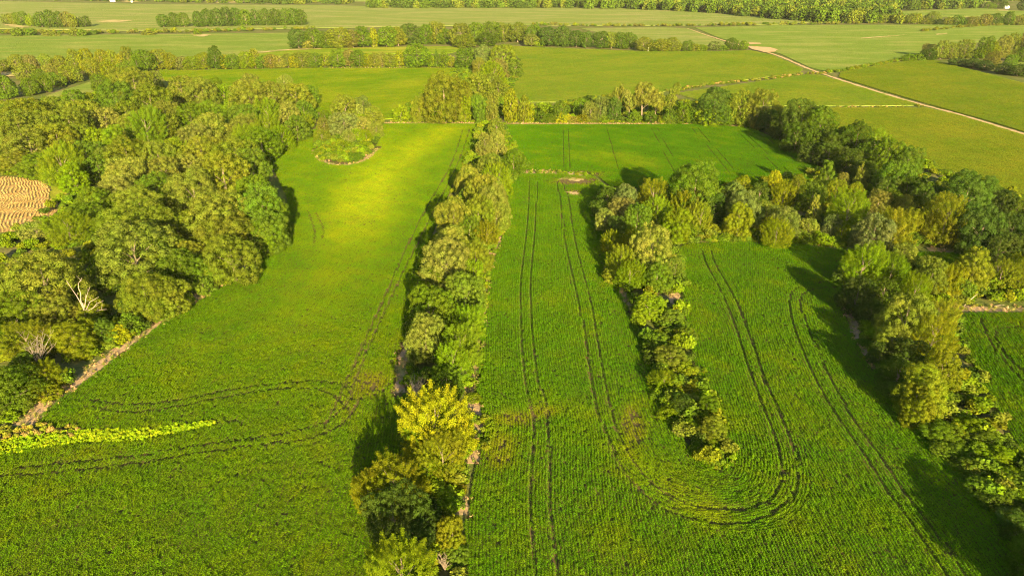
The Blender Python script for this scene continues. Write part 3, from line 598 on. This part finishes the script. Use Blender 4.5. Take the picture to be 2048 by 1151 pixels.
# ------------------------------------------------------------------ trees: every one a thing of its own
KIND = {'O': 'oak', 'T': 'tall', 'C': 'cone', 'B': 'bush', 'P': 'open', 'V': 'vine', 'S': 'spray'}
NAME = {'O': 'broadleaf_tree', 'T': 'tall_tree', 'C': 'conical_tree', 'B': 'shrub', 'P': 'open_crowned_tree', 'V': 'vine_covered_tree', 'S': 'feathery_tree'}
NOUN = {'O': 'round tree', 'T': 'tall tree', 'C': 'pointed tree', 'B': 'shrub', 'P': 'loose open tree', 'V': 'vine-draped tree', 'S': 'feathery tree'}
CAT = {'B': 'shrub'}
ORD = ['leftmost', 'second', 'third', 'fourth', 'fifth', 'sixth', 'seventh', 'eighth', 'ninth', 'tenth', '11th', '12th', '13th', '14th', '15th', '16th', '17th', '18th', '19th', '20th'] + ['%dth' % k for k in range(21, 60)]
seen = {}; TALL = 1.12; WIDE = 1.1
TALLS = {'trees of the central hedge': 1.36, 'trees of the middle wood': 1.28, 'trees of the right belt': 1.22, 'trees of the left wood': 1.12, 'front trees of the left wood': .98, 'trees at the wood edge': .95, 'trees of the middle hedge': 1.2, 'trees of the right hedge': 1.25}
def place(x, yt, wpx, e, code, shape=None):
    """x, top y and width in photo pixels; e > 5: base y in the photo, else height / width"""
    shape = shape or code[1:] or 'O'; col = COL[code[0]]
    if e > 5:
        b = G(x, e); d = ray(x, yt); k = b[1] / d[1]; H = max(CAM_H + d[2] * k, 1.5); zc = proj(b)[2]; W = wpx * zc / FPX; H *= 1.03
    else:
        H = 12.
        for _ in range(30):
            b = G(x, yt + .02 * wpx, H * .97); zc = (b - np.array([0, 0, CAM_H])) @ FW; W = wpx * zc / FPX; H = .5 * H + .5 * W * e * (TALL if shape != 'B' else 1.0)
    lod = 'near' if wpx > 56 else 'mid' if wpx > 24 else 'far'
    i = seen.get((shape, lod), 0); seen[shape, lod] = i + 1
    pr = lib(KIND[shape], lod); cm, tm = pr[i % len(pr)]
    root = link(bpy.data.objects.new(NAME[shape], None)); root.location = (b[0], b[1], 0); root.rotation_euler = (0, 0, random.uniform(0, 6.28)); ws = W * (WIDE if shape in 'OTVS' else 1.06); root.scale = (ws, ws, H)
    c = link(bpy.data.objects.new('crown' if shape != 'B' else 'foliage', cm), root); t = link(bpy.data.objects.new('trunk' if shape != 'B' else 'stem', tm), root)
    j = random.uniform(.86, 1.14); h = random.uniform(-.06, .06)
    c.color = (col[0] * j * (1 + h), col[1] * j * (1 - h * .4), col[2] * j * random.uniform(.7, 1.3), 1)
    return root
def belt(phrase, group, view, rows_):
    """a belt of trees given as 'x,top,width,base or height ratio,colour+shape' in a view (x0, y0, zoom) of the photo; labelled by order from the left"""
    global TALL, WIDE
    WIDE = 1.16 if 'left wood' in group else 1.02 if 'central hedge' in group else 1.06
    TALL = TALLS.get(group, 1.12); x0, y0, s = view; wf = .9 if 'tail' in phrase else 1.0; rows_ = [r.split(',') for r in rows_.split()]
    items = sorted([(x0 + float(a) / s, y0 + float(b) / s, float(c) / s * wf, float(d) if float(d) < 5 else y0 + float(d) / s, e) for a, b, c, d, e in rows_])
    items = [it[:4] + (it[4] + 'S',) if len(it[4]) == 1 and it[4] in 'ybl' and it[2] > 40 else it for it in items]
    cnt = {}
    for it in items: cnt.setdefault(it[4], []).append(it)
    for it in items:
        o = place(*it); code = it[4]; sh = code[1:] or 'O'; lst = cnt[code]
        k_ = lst.index(it); base = '%s %s' % (WORD[code[0]], NOUN[sh])
        lab = base if len(lst) == 1 else 'rightmost ' + base if k_ == len(lst) - 1 else 'leftmost ' + base if k_ == 0 else '%s %s from the left' % (ORD[k_], base)
        tag(o, lab + ' ' + phrase, CAT.get(sh, 'tree'), group)
        if sh == 'O': o.name = 'woodland_tree' if ' wood' in group or 'grove' in group or 'clump' in group else 'hedgerow_tree'

FULL = (0, 0, 1.0); V4 = (0, 130, 2.677); V5 = (0, 450, 2.4486); V8 = (1100, 230, 2.952); VR = (1450, 180, 3.0284); V2 = (500, 0, 2.56); V3 = (1200, 0, 2.415)
V6 = (650, 200, 2.302); V7 = (600, 680, 2.444); VH2 = (1150, 480, 2.213); VH3 = (1600, 480, 2.741); VB = (1600, 780, 3.1); VI = (600, 180, 7.195); VC = (790, 90, 6.77); VT = (0, 100, 5.755)
# left wood
belt('in the back row of the left wood', 'trees of the left wood', V4, """120,172,220,.95,o 280,168,180,.95,o 440,178,190,.9,o 380,135,120,.9,g 440,150,90,.9,b 590,80,180,1,g 525,45,85,1.1,g 700,15,170,.95,o 805,28,95,1,o 790,105,200,.9,o
 960,60,140,1,o 1060,62,160,1,o 1130,70,110,1,g 1190,103,95,1.1,l 1320,80,190,.95,o 1330,48,120,1,p 1450,85,170,.95,o 1515,52,80,1.1,p 1580,88,165,.9,o 1640,106,110,.9,g""")
belt('in the second row of the left wood', 'trees of the left wood', V4, """70,245,230,.9,o 210,240,210,.9,o 350,225,210,.9,o 130,330,230,.8,o 290,310,200,.9,o 20,400,190,.62,o 470,308,95,1,bT 545,228,140,1,p 655,192,130,1,o 690,250,150,.9,p 760,235,180,1,l
 870,262,135,1,o 960,263,80,1,r 600,325,150,1.05,lT 500,338,140,1.05,lT 880,195,150,1,o 1000,205,150,1,g 1110,185,150,1,g 420,310,150,1,o""")
belt('on the right of the left wood', 'trees of the left wood', V4, """1110,253,190,.95,p 1030,308,170,.95,p 1280,205,160,1,g 1290,262,160,1,o 1420,183,140,1,l 1420,265,150,1,l 1535,198,115,1.3,pT 1625,192,115,.9,g 1612,250,110,.8,l 1390,335,180,.9,g 1500,325,120,1,l 1580,270,120,1.05,g 1330,320,150,1,l""")
belt('in the middle of the left wood', 'trees of the left wood', V4, """300,430,200,1,l 370,525,160,1,lT 440,405,170,1,g 505,475,140,1,g 660,390,220,.95,o 830,405,200,.95,o 920,398,115,1,l 1060,385,200,.95,o 1240,378,220,.95,o 650,495,220,.9,p 840,492,190,.9,p 990,468,140,1,p
 1180,475,250,.95,o 1335,445,170,1,g 600,592,200,.9,p 800,575,170,1,g 1010,555,240,.95,o 480,655,200,.9,g 720,645,220,.9,o 1355,590,180,1,g 180,470,170,.7,g 60,470,160,.6,o 200,545,120,.5,gB 560,430,150,1,o""")
belt('in the front of the left wood', 'front trees of the left wood', V4, """420,735,200,.9,g 340,797,200,.85,l 180,835,140,.8,p 690,735,300,.95,o 930,785,190,1,o 1130,675,320,.95,o 1385,640,230,1.3,g 690,850,400,.85,o 1170,805,280,.9,o 1425,780,190,1.25,g 1000,945,190,1,o 1440,690,170,1.45,g
 880,900,220,1,o 560,790,170,1,g 1290,860,200,.9,o""")
belt('at the left wood edge', 'trees at the wood edge', V5, """165,128,400,.85,o 60,325,250,.85,g 235,330,210,.9,o 425,375,180,.8,bV 350,475,250,.75,bV 480,465,170,.75,g 100,475,240,.8,b 205,675,180,.8,b 40,715,240,.85,g 205,765,150,.6,bB 625,435,130,.8,gB 575,488,110,.8,yB
 870,125,210,1,g 800,280,200,.95,o 935,150,170,1,g 1060,165,140,.9,lB 1120,55,260,1,o 1290,-25,190,.95,g 690,230,260,1,o 760,330,170,.8,gB 910,330,80,.8,lB 990,250,110,.8,gB 1240,110,90,.7,gB 640,330,150,.9,d -60,200,260,.9,o -80,480,240,.8,g -70,720,240,.8,g 130,620,140,.7,gB""")
# hedges left of and behind the wood
belt('in the belt behind the wood', 'trees of the curved belt', VT, """60,118,150,255,o 210,48,170,250,o 380,58,150,250,r 560,46,150,245,o 700,66,180,240,o 880,-2,160,245,o 1020,-8,170,240,b 1190,-8,160,240,b 1310,5,150,240,b 1410,48,100,250,b 1500,-30,170,240,o 1690,-5,260,240,g
 330,148,230,350,p 480,228,150,410,g 620,158,180,340,r 620,258,150,420,g 710,278,120,420,g 800,178,180,380,o 900,208,130,370,o 1080,98,200,320,o 1270,128,180,340,b 1480,128,190,330,g 90,298,240,560,g 370,328,190,520,g 540,298,140,490,g -120,120,220,330,o -150,300,250,560,g 1380,200,180,400,o 1600,60,150,260,g""")
belt('in the long far hedge', 'trees of the long hedge', FULL, """321,99,38,139,o 344,106,25,139,b 386,113,36,139,l 410,106,30,138,b 434,94,30,139,d 465,109,34,138,g 495,103,30,137,l 511,99,20,136,o 543,109,34,136,r 577,108,27,135,o 605,104,38,135,o 632,106,30,135,g 650,109,24,134,b 677,99,38,134,g
 699,100,24,134,r 719,101,36,134,g 750,105,26,134,o 764,106,18,134,r 781,107,28,134,o 800,103,22,134,bT 836,88,54,135,g 863,112,16,134,l 874,101,18,134,dC 891,103,24,134,gT 903,112,18,134,b 934,96,46,137,g 965,92,38,140,s 1004,88,58,144,o 1030,120,34,156,g 366,114,24,139,r 450,110,24,138,b 525,112,22,137,g 560,112,24,136,p 590,112,22,136,b 735,108,22,134,b""")
belt('in the clump ending the central hedge', 'trees of the central clump', VC, """660,365,640,.95,o 1040,430,200,1.2,l 930,488,170,1.1,bT 1130,375,320,1,o 1300,388,280,.95,o 1400,465,230,1,o 1330,215,330,1,l 1130,168,170,1.2,p 1420,185,260,1,r 330,728,230,1040,o 740,700,230,1050,lV 950,680,220,1050,lV 1150,680,240,1050,gV 1330,640,210,1050,oV 1570,612,250,1040,bT 1740,688,160,1050,o 80,786,220,1040,lB
 560,850,200,1040,lB 1830,760,120,1050,bB 450,640,260,1000,o""")
belt('in the row beyond the clump', 'trees of the far middle row', V2, """250,150,95,246,d 330,148,100,246,g 300,200,60,248,rB 460,143,120,246,o 530,158,95,244,r 580,138,95,243,g 635,148,55,242,bT 700,138,115,238,g 760,138,90,234,o 820,122,125,228,d 900,128,95,224,g 960,113,105,222,o 1000,150,80,226,g 1080,123,110,235,o 1100,178,120,243,o 1150,113,95,222,g
 1230,113,110,218,g 1210,168,100,236,d 1300,118,85,214,o 1370,118,105,216,o 1440,178,85,236,p 1450,128,90,226,g 1530,138,110,236,d 1600,133,90,238,d 1670,158,80,241,d 1720,163,65,244,d 1800,163,90,247,d 1850,168,70,248,o 1900,168,85,249,d 1940,165,70,250,d 1485,200,60,236,lB 390,165,90,246,g""")
belt('in the row by the road', 'trees of the far middle row', V3, """210,178,80,246,o 260,195,60,247,g 300,188,90,248,o 350,183,85,248,o 420,198,65,248,g 550,200,55,243,s 635,184,65,240,d 690,198,45,241,g 490,215,60,246,lB 590,215,55,243,gB 455,210,55,247,oB""")
belt('in the hedge behind the field', 'trees of the back hedge', FULL, """1233,166,30,238,pP 1283,165,60,240,pP 1337,168,38,240,pP 1258,180,36,240,pP 1310,176,34,240,pP 1225,197,34,244,d 1200,192,30,244,s 1365,207,38,247,g 1340,217,30,247,gB 1423,176,62,250,d 1415,211,50,251,lB 1477,178,46,251,o 1523,180,66,256,o 1545,222,42,262,d 1082,219,32,244,dB 1121,203,34,244,g
 1125,223,30,245,yB 1090,207,22,236,lB 1160,197,26,232,g 1180,204,32,244,p 1145,231,22,245,rB 1062,212,22,242,gB 1268,222,30,245,gB 1300,224,28,245,dB 1450,215,36,251,g 1390,215,32,248,g 1500,225,36,254,gB 1208,225,26,245,lB 1100,226,26,245,gB 1165,226,24,245,bB 1328,226,26,246,bB""")
# right belt
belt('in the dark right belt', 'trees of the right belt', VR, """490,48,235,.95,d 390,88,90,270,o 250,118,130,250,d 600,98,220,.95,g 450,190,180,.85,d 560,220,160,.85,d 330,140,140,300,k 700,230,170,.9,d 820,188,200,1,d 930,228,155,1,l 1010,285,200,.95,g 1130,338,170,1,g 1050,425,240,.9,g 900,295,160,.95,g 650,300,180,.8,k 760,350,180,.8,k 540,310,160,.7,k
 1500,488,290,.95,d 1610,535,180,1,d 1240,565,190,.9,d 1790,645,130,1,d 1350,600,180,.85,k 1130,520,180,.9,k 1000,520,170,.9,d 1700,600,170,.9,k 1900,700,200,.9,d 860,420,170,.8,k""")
# middle wood
belt('in the back of the middle wood', 'trees of the middle wood', VR, """630,436,175,1.05,gC 840,446,125,1.2,oC 720,500,80,1.1,r 310,488,90,1.25,yT 370,548,130,1.1,b 460,515,85,1.2,o 540,555,150,1,g 120,518,110,1.1,b 60,556,160,1.1,s 220,560,110,1.1,d 690,540,120,1,b 940,610,170,.9,r 800,560,110,1,b 1100,645,140,1,p 1190,645,85,1,y 1010,600,130,1,d 1300,630,170,.9,d""")
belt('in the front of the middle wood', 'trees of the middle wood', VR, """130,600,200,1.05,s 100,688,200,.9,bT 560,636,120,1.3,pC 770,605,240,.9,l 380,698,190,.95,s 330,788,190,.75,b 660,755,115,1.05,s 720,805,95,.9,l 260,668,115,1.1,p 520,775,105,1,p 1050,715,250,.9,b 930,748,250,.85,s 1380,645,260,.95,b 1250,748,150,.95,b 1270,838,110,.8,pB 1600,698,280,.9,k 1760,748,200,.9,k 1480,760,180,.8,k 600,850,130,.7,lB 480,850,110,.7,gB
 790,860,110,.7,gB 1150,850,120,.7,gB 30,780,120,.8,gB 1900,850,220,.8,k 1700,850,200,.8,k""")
belt('left in the middle wood', 'trees of the middle wood', V8, """870,272,320,.9,g 560,363,75,1.2,g 620,378,190,.95,b 450,408,170,.9,s 340,428,140,.85,d 440,488,180,.8,r 330,558,130,.85,p 640,478,160,1,l 520,515,180,.95,g 790,455,155,1.1,b 900,508,135,1.2,b 760,565,200,.85,lV 980,465,140,1.1,d 1090,398,125,1.2,s 870,440,150,1,r 700,450,130,1,g 300,500,110,.8,d 850,640,120,.6,lB 960,640,110,.7,bB""")
belt('atop the middle hedge', 'trees of the middle hedge', V8, """610,645,270,1,p 495,668,150,1.05,b 370,678,120,1.05,b 425,765,170,.95,b 480,875,180,.75,l 745,835,130,.95,g 645,875,170,.85,g 400,600,130,.9,d 570,780,170,.9,g 460,830,60,.9,aB 380,900,120,.8,bB 690,960,110,.7,gB""")
belt('in the middle hedge tail', 'trees of the middle hedge', VH2, """340,245,190,.6,lV 430,300,150,.65,gB 360,400,130,.75,gB 485,385,120,.65,gB 430,470,160,.6,o 400,585,150,.55,lS 490,540,120,.6,lB 480,690,140,.6,k 590,700,150,.65,gT 615,800,160,.6,oV 468,818,90,.6,rB 420,740,120,.5,lB 645,875,110,.55,lB 600,940,110,.4,lB 560,880,120,.5,gB 340,500,90,.6,dB 380,660,90,.6,gB 510,620,110,.65,bB""")
# right hedge
belt('at the head of the right hedge', 'trees of the right hedge', VH3, """370,26,220,.9,l 245,128,125,.9,dB 520,76,165,.95,l 590,16,125,1,o 655,185,160,1.05,l 740,98,185,.95,o 835,135,155,.95,b 980,50,225,.95,oT 1130,105,150,1,b 1205,75,130,1,b 330,205,200,.85,k 480,215,150,.9,d 405,325,160,.75,k 1290,90,180,1,b 1060,170,130,.9,gB 900,200,130,.9,gB""")
belt('inside the right hedge', 'trees of the right hedge', VH3, """620,285,280,.9,o 785,325,190,.95,b 480,365,140,.9,d 535,475,200,.85,o 765,415,220,.95,b 620,545,200,.85,k 825,595,240,.95,bV 560,645,200,.75,d 700,715,290,.8,bV 520,780,160,.55,gB 665,800,250,.75,bV 460,560,140,.8,k 880,700,120,.8,bV""")
belt('low in the right hedge', 'trees of the right hedge', VB, """850,190,220,.5,gB 960,215,240,.5,gB 1160,240,210,.5,gB 1260,360,220,.5,lB 1390,520,220,.5,gB 1130,560,200,.5,gB 1080,170,200,.5,lB 900,330,170,.5,gB 1130,330,180,.5,lB 1000,340,180,.5,gB 1080,430,200,.5,gB 1200,440,190,.5,lB 1250,590,200,.5,gB 1320,490,190,.5,lB 1200,650,170,.5,dB 1330,740,200,.5,dB 1360,850,190,.5,dB 1420,600,180,.5,lB 1450,720,200,.55,gB""")
belt('past the lower right corner', 'trees past the corner', FULL, """2112,1062,120,.95,g 2170,1130,130,.95,g 2235,1205,150,.9,g 2120,1180,110,.6,gB""")
# island
belt('in the clump in the left field', 'trees of the island clump', VI, """620,66,330,1,p 700,148,150,1.15,gT 890,88,240,1,s 820,198,165,1.15,p 1060,226,270,1,p 600,305,390,.85,s 900,395,250,.95,p 1085,465,230,.85,p 330,405,200,1.05,r 300,565,240,.85,o 690,575,190,.95,p 600,715,300,.55,lB 830,555,200,.85,l 950,575,200,.85,l 350,298,200,1,g 900,735,220,.55,lB 250,825,200,.55,lB 420,895,170,.5,oB 750,890,260,.5,gB 570,875,230,.5,lB""")
# central hedge
belt('far in the central hedge', 'trees of the central hedge', V6, """790,138,95,1,p 790,85,75,.9,o 735,155,85,1,p 765,238,130,.9,o 870,228,110,.85,g 930,268,65,.75,gB 800,288,120,.85,l 660,298,135,.95,p 720,338,180,.9,p 775,385,170,.95,p 680,378,120,.95,g 590,448,180,.9,p 700,438,160,.95,o 790,465,120,.95,o 660,535,120,.9,g 745,555,105,.9,b 830,380,80,.8,lB""")
belt('halfway along the central hedge', 'trees of the central hedge', V6, """580,578,175,.75,p 550,632,230,.85,p 690,645,150,.85,o 680,735,120,.8,l 490,778,130,.65,l 635,755,120,.75,o 640,798,205,.75,g 540,848,32,.9,aB 480,866,230,.7,g 655,945,165,.75,l 575,925,150,.75,g 455,996,185,.95,p 620,1035,200,.8,l 700,880,100,.7,lB 690,1020,90,.7,lB""")
belt('at the near central hedge end', 'trees of the central hedge', V7, """740,15,185,.95,l 715,125,165,.8,g 655,245,370,.72,y 690,465,220,.9,b 620,380,200,.8,l 450,585,330,.66,b 620,580,170,.66,l 330,680,170,.8,b 450,730,300,.7,k 740,865,175,.9,bT 485,985,340,.8,l 620,830,160,.7,k 800,470,110,.8,yB 560,900,200,.6,k 760,1000,140,.7,gB 640,150,140,.8,dB 780,700,80,.6,bB 850,260,70,.6,lB""")
# far groups
belt('in the far left grove', 'trees of the far left grove', (0, 0, 6.827), """100,205,130,330,o 200,185,120,335,o 310,160,170,345,g 430,200,110,360,l 580,165,150,375,d 700,145,150,380,d 820,158,140,380,d 950,170,150,378,r 1060,240,100,372,d 1170,224,150,370,d 1010,190,110,378,o 500,230,100,365,g""")
belt('below the far left grove', 'bushes below the far left grove', (0, 0, 6.827), """240,378,150,495,gB 410,370,170,485,gB 650,405,130,495,oB 760,430,120,495,oB 1030,380,140,495,oB 1130,390,120,495,gB 1270,408,150,470,gB 2030,410,150,480,oB 2700,405,100,480,gB""")
belt('in the dense far left row', 'trees of the dense far row', (300, 0, 6.827), """190,200,150,375,d 340,178,170,370,d 470,178,170,370,g 660,160,130,372,d 780,128,170,370,d 930,118,160,365,d 1060,110,150,362,d 1170,105,180,355,d 1320,135,160,352,g 1450,135,160,350,d 1590,118,170,348,d 1730,125,160,348,d 1850,120,170,346,g 1970,122,160,345,d 2070,140,140,345,d""")
belt('in the far right grove', 'trees of the far right grove', (1748, 0, 6.827), """720,595,180,780,r 740,670,190,825,k 900,558,170,810,o 1040,585,170,810,o 1220,540,230,790,o 1500,500,190,800,g 1560,560,200,800,b 1720,475,200,790,r 1850,460,190,780,o 2000,450,190,780,r 1420,640,140,800,g 1600,705,220,900,r 1860,750,170,900,g 2010,640,190,850,g 1150,800,240,900,k 1350,800,230,930,k 1750,860,230,1010,k 1950,880,240,1040,k 480,735,200,830,lB 600,720,160,830,gB 2150,500,200,800,o 1500,830,220,960,k 2150,900,240,1050,k""")
belt('in the far right row', 'trees of the far right row', (1748, 0, 6.827), """150,200,160,315,o 340,180,150,320,d 480,190,150,325,o 570,190,140,325,b 690,250,110,330,o 780,160,190,330,o 880,260,110,338,k 1010,240,130,342,o 1140,210,130,345,g 1200,250,100,345,k 1330,225,170,345,r 1410,270,90,345,k 1510,195,150,345,r 1640,185,170,345,d 1820,165,150,345,d 1960,215,140,348,r 2050,200,150,348,o 30,200,140,315,g""")
belt('at the far farmstead', 'trees at the far farmstead', (1748, 0, 6.827), """1680,0,220,115,d 1760,10,120,105,d 1550,30,110,120,g 2030,0,150,150,k 1620,50,80,118,g""")

# far woods that read as one mass
FARP = []
for i in range(4):
    cm, tm = tree_proto('oak', 900 + i, 420, .15, 40); V = np.empty(len(cm.vertices) * 3, np.float32); cm.vertices.foreach_get('co', V); v = np.empty(len(cm.vertices), np.float32); cm.attributes['v'].data.foreach_get('value', v)
    FARP.append((V.reshape(-1, 3), len(cm.polygons), v)); bpy.data.meshes.remove(cm); bpy.data.meshes.remove(tm)
def wood(poly, dens, size, cols, label):
    P = poly_pts(GP(poly), dens); print('wood', len(P))
    return plant('far_wood', FARP, P, size, (.85, 1.2), cols, label, 'wood', .2)
WC = ['o', 'd', 'g', 'd', 'g', 'o', 'd']
wood([(735, 17), (900, 17), (1100, 17), (1250, 19), (1400, 25), (1500, 35), (1640, 46), (1800, 48), (1790, 40), (1760, 28), (1800, 22), (1960, 17), (1960, 8), (1900, 2), (1700, 4), (1500, 2), (1250, 4), (1120, 11), (930, 11), (740, 13)], .0040, (13, 20), WC, 'dense far wood stretching along the top right')
wood([(1160, 12), (1260, 8), (1500, 3), (1700, 4), (1900, 4), (2400, -2), (2600, -8), (1200, -8), (1000, 2)], .0022, (14, 22), WC, 'hazy wood on the farthest skyline at the right')
wood([(-300, -1), (80, 1), (330, 5), (430, 7), (570, 9), (690, 9), (720, 3), (640, -2), (300, -3), (-300, -9)], .0012, (12, 20), WC, 'broken line of trees on the farthest skyline at the left')
wood([(-300, -16), (2500, -16), (2800, -26), (-600, -26)], .0010, (15, 24), WC, 'farthest wood above the picture edge')

# ------------------------------------------------------------------ dead trees, posts, farm buildings
def bare(name, px, H, branches, mat, label, cat='tree', rad=.35):
    b = G(*px); root = link(bpy.data.objects.new(name, None)); root.location = (b[0], b[1], 0); tag(root, label, cat)
    bm = bmesh.new(); tube(bm, [(0, 0, -.1), (0.1, 0, H * .25), (.2, .1, H * .5)], [rad, rad * .85, rad * .65], 8)
    o = link(bpy.data.objects.new('trunk', bm_mesh('trunk', bm, mat, True)), root)
    for st, pts in branches:
        bm = bmesh.new(); p = [Vector((.1, .05, H * st))] + [Vector(q) * H for q in pts]; r = rad * .55
        q = [p[0]]
        for a, c in zip(p, p[1:]):
            q += [a.lerp(c, .5) + Vector((random.uniform(-.02, .02), random.uniform(-.02, .02), random.uniform(-.01, .02))) * H, c]
        tube(bm, q, [r * (1 - .8 * i / (len(q) - 1)) for i in range(len(q))], 6)
        for k in range(2):
            s = q[-2 - k]; e = s + Vector((random.uniform(-.12, .12), random.uniform(-.1, .1), random.uniform(.05, .14))) * H; tube(bm, [s, e], [r * .35, r * .1], 5)
        link(bpy.data.objects.new('branch', bm_mesh('branch', bm, mat, True)), o)
    return root
bare('dead_tree', (176, 652), 13.2, [(.35, [(-.05, 0, .65), (-.16, 0, .98)]), (.4, [(.04, 0, .72), (.05, 0, .92), (.15, 0, 1.04)]), (.35, [(.12, -.02, .6), (.27, -.02, .86)]), (.3, [(.2, -.05, .55), (.4, -.05, .66)]), (.3, [(.27, -.1, .45), (.5, -.1, .6)]), (.28, [(.35, -.12, .4), (.55, -.15, .44)])],
     M['deadwood'], 'bleached dead tree with bare white limbs at the left wood edge', rad=.27)
def twigs(name, px, H, n, spread, mat, label, lean=(0, 0)):
    b = G(*px); bm = bmesh.new()
    for k in range(n):
        a = random.uniform(0, 6.28); q = random.uniform(.2, 1) * spread; e = Vector((math.cos(a) * q + lean[0], math.sin(a) * q + lean[1], random.uniform(.6, 1))) * H
        m_ = e * .45 + Vector((0, 0, .08 * H)); tube(bm, [(0, 0, 0), m_, e], [.07, .05, .015], 5)
        for j in range(4):
            f = m_.lerp(e, random.uniform(0, .8)); tube(bm, [f, f + Vector((random.uniform(-.2, .2), random.uniform(-.2, .2), random.uniform(.05, .25))) * H], [.03, .01], 4)
    o = link(bpy.data.objects.new(name, bm_mesh(name, bm, mat))); o.location = b; return tag(o, label, 'shrub')
twigs('bare_shrub', (78, 735), 9, 16, .6, M['twig'], 'leafless grey shrub among golden trees at the lower left edge', (.25, 0))
twigs('bare_shrub', (20, 700), 7, 12, .7, M['twig'], 'thin bare brown shrub at the left picture edge')
twigs('bare_shrub', (832, 800), 5.5, 26, .45, M['twig'], 'grey dead bush above the yellow tree in the central hedge')
twigs('bare_shrub', (925, 765), 4, 14, .5, M['twig'], 'pale dry stems on the right side of the central hedge')
twigs('bare_shrub', (890, 1140), 3.2, 12, .4, M['bark'], 'pale dry stems at the bottom of the central hedge')
bm = bmesh.new(); p0 = G(1928, 611); p1 = p0 + np.array([3.2, .6, 3.4]); tube(bm, [(0, 0, -.05), tuple((p1 - p0) * .5 + np.array([0, 0, .15])), tuple(p1 - p0)], [.16, .13, .08], 7)
o = link(bpy.data.objects.new('fallen_trunk', bm_mesh('fallen_trunk', bm, M['deadwood'], True))); o.location = p0; tag(o, 'pale broken trunk leaning against the right hedge', 'log')
bm = bmesh.new(); p0 = G(1985, 613); tube(bm, [(0, 0, .12), (1.6, .3, .25), (3.2, .2, .4)], [.16, .13, .08], 7)
o = link(bpy.data.objects.new('fallen_trunk', bm_mesh('fallen_trunk', bm, M['bark'], True))); o.location = p0; tag(o, 'fallen grey trunk lying at the foot of the right hedge', 'log')
def house(px, size, rz, label, name='farmhouse'):
    b = G(*px); root = link(bpy.data.objects.new(name, None)); root.location = b; root.rotation_euler = (0, 0, rz); tag(root, label, 'building')
    L_, W_, H_ = size
    bm = bmesh.new(); r = bmesh.ops.create_cube(bm, size=1); bmesh.ops.scale(bm, vec=(L_, W_, H_), verts=r['verts']); bmesh.ops.translate(bm, vec=(0, 0, H_ / 2), verts=r['verts'])
    wall = link(bpy.data.objects.new('wall', bm_mesh('wall', bm, M['wall'])), root)
    bm = bmesh.new(); e = .4; rh = W_ * .32
    A = [bm.verts.new(v) for v in ((-L_ / 2 - e, -W_ / 2 - e, H_ - .1), (L_ / 2 + e, -W_ / 2 - e, H_ - .1), (L_ / 2 + e, 0, H_ + rh), (-L_ / 2 - e, 0, H_ + rh), (-L_ / 2 - e, W_ / 2 + e, H_ - .1), (L_ / 2 + e, W_ / 2 + e, H_ - .1))]
    bm.faces.new((A[0], A[1], A[2], A[3])); bm.faces.new((A[3], A[2], A[5], A[4])); bm.faces.new((A[0], A[3], A[4])); bm.faces.new((A[1], A[5], A[2])); bm.faces.new((A[0], A[4], A[5], A[1]))
    link(bpy.data.objects.new('roof', bm_mesh('roof', bm, M['roof'])), root)
    for k in (-1, 1):
        bm = bmesh.new(); r = bmesh.ops.create_cube(bm, size=1); bmesh.ops.scale(bm, vec=(1.2, .12, 1.3), verts=r['verts']); bmesh.ops.translate(bm, vec=(k * L_ * .28, -W_ / 2 - .05, H_ * .55), verts=r['verts'])
        link(bpy.data.objects.new('window', bm_mesh('window', bm, M['bark'])), wall)
house((2012, 17), (10, 6, 3.2), .1, 'small pale farm building among trees at the far upper right')
house((1992, 15), (4, 3.5, 2.6), .3, 'tiny white shed left of the far farm building', 'shed')
house((226, 4), (11, 7, 4), .1, 'pale farm building at the far upper left skyline', 'barn')
house((264, 5), (4, 3.5, 2.5), .2, 'tiny white shed on the tan field at the upper left', 'shed')
bm = bmesh.new(); tube(bm, [(0, 0, -.1), (0, 0, 2.2), (0, 0, 4.2)], [.28, .26, .24], 8); tube(bm, [(-.7, 0, 4.0), (.7, 0, 4.0)], [.15, .15], 6)
o = link(bpy.data.objects.new('marker_post', bm_mesh('marker_post', bm, M['post']))); o.location = G(1296, 103); tag(o, 'short white post in front of the far tree row', 'post')

# ------------------------------------------------------------------ haze: one even body of air round the whole place
m, out = new_mat('haze_air'); pv = N(m, 'ShaderNodeVolumePrincipled'); pv.inputs['Color'].default_value = (.92, .90, .80, 1); pv.inputs['Density'].default_value = HAZE; pv.inputs['Anisotropy'].default_value = 0.0
L(m, pv.outputs[0], out.inputs['Volume'])
bm = bmesh.new(); r = bmesh.ops.create_cube(bm, size=1); bmesh.ops.scale(bm, vec=(19000, 16000, 90), verts=r['verts']); bmesh.ops.translate(bm, vec=(0, 4500, 44), verts=r['verts'])
tag(link(bpy.data.objects.new('haze', bm_mesh('haze', bm, m))), 'thin warm evening haze over the whole landscape', 'haze', kind='stuff')
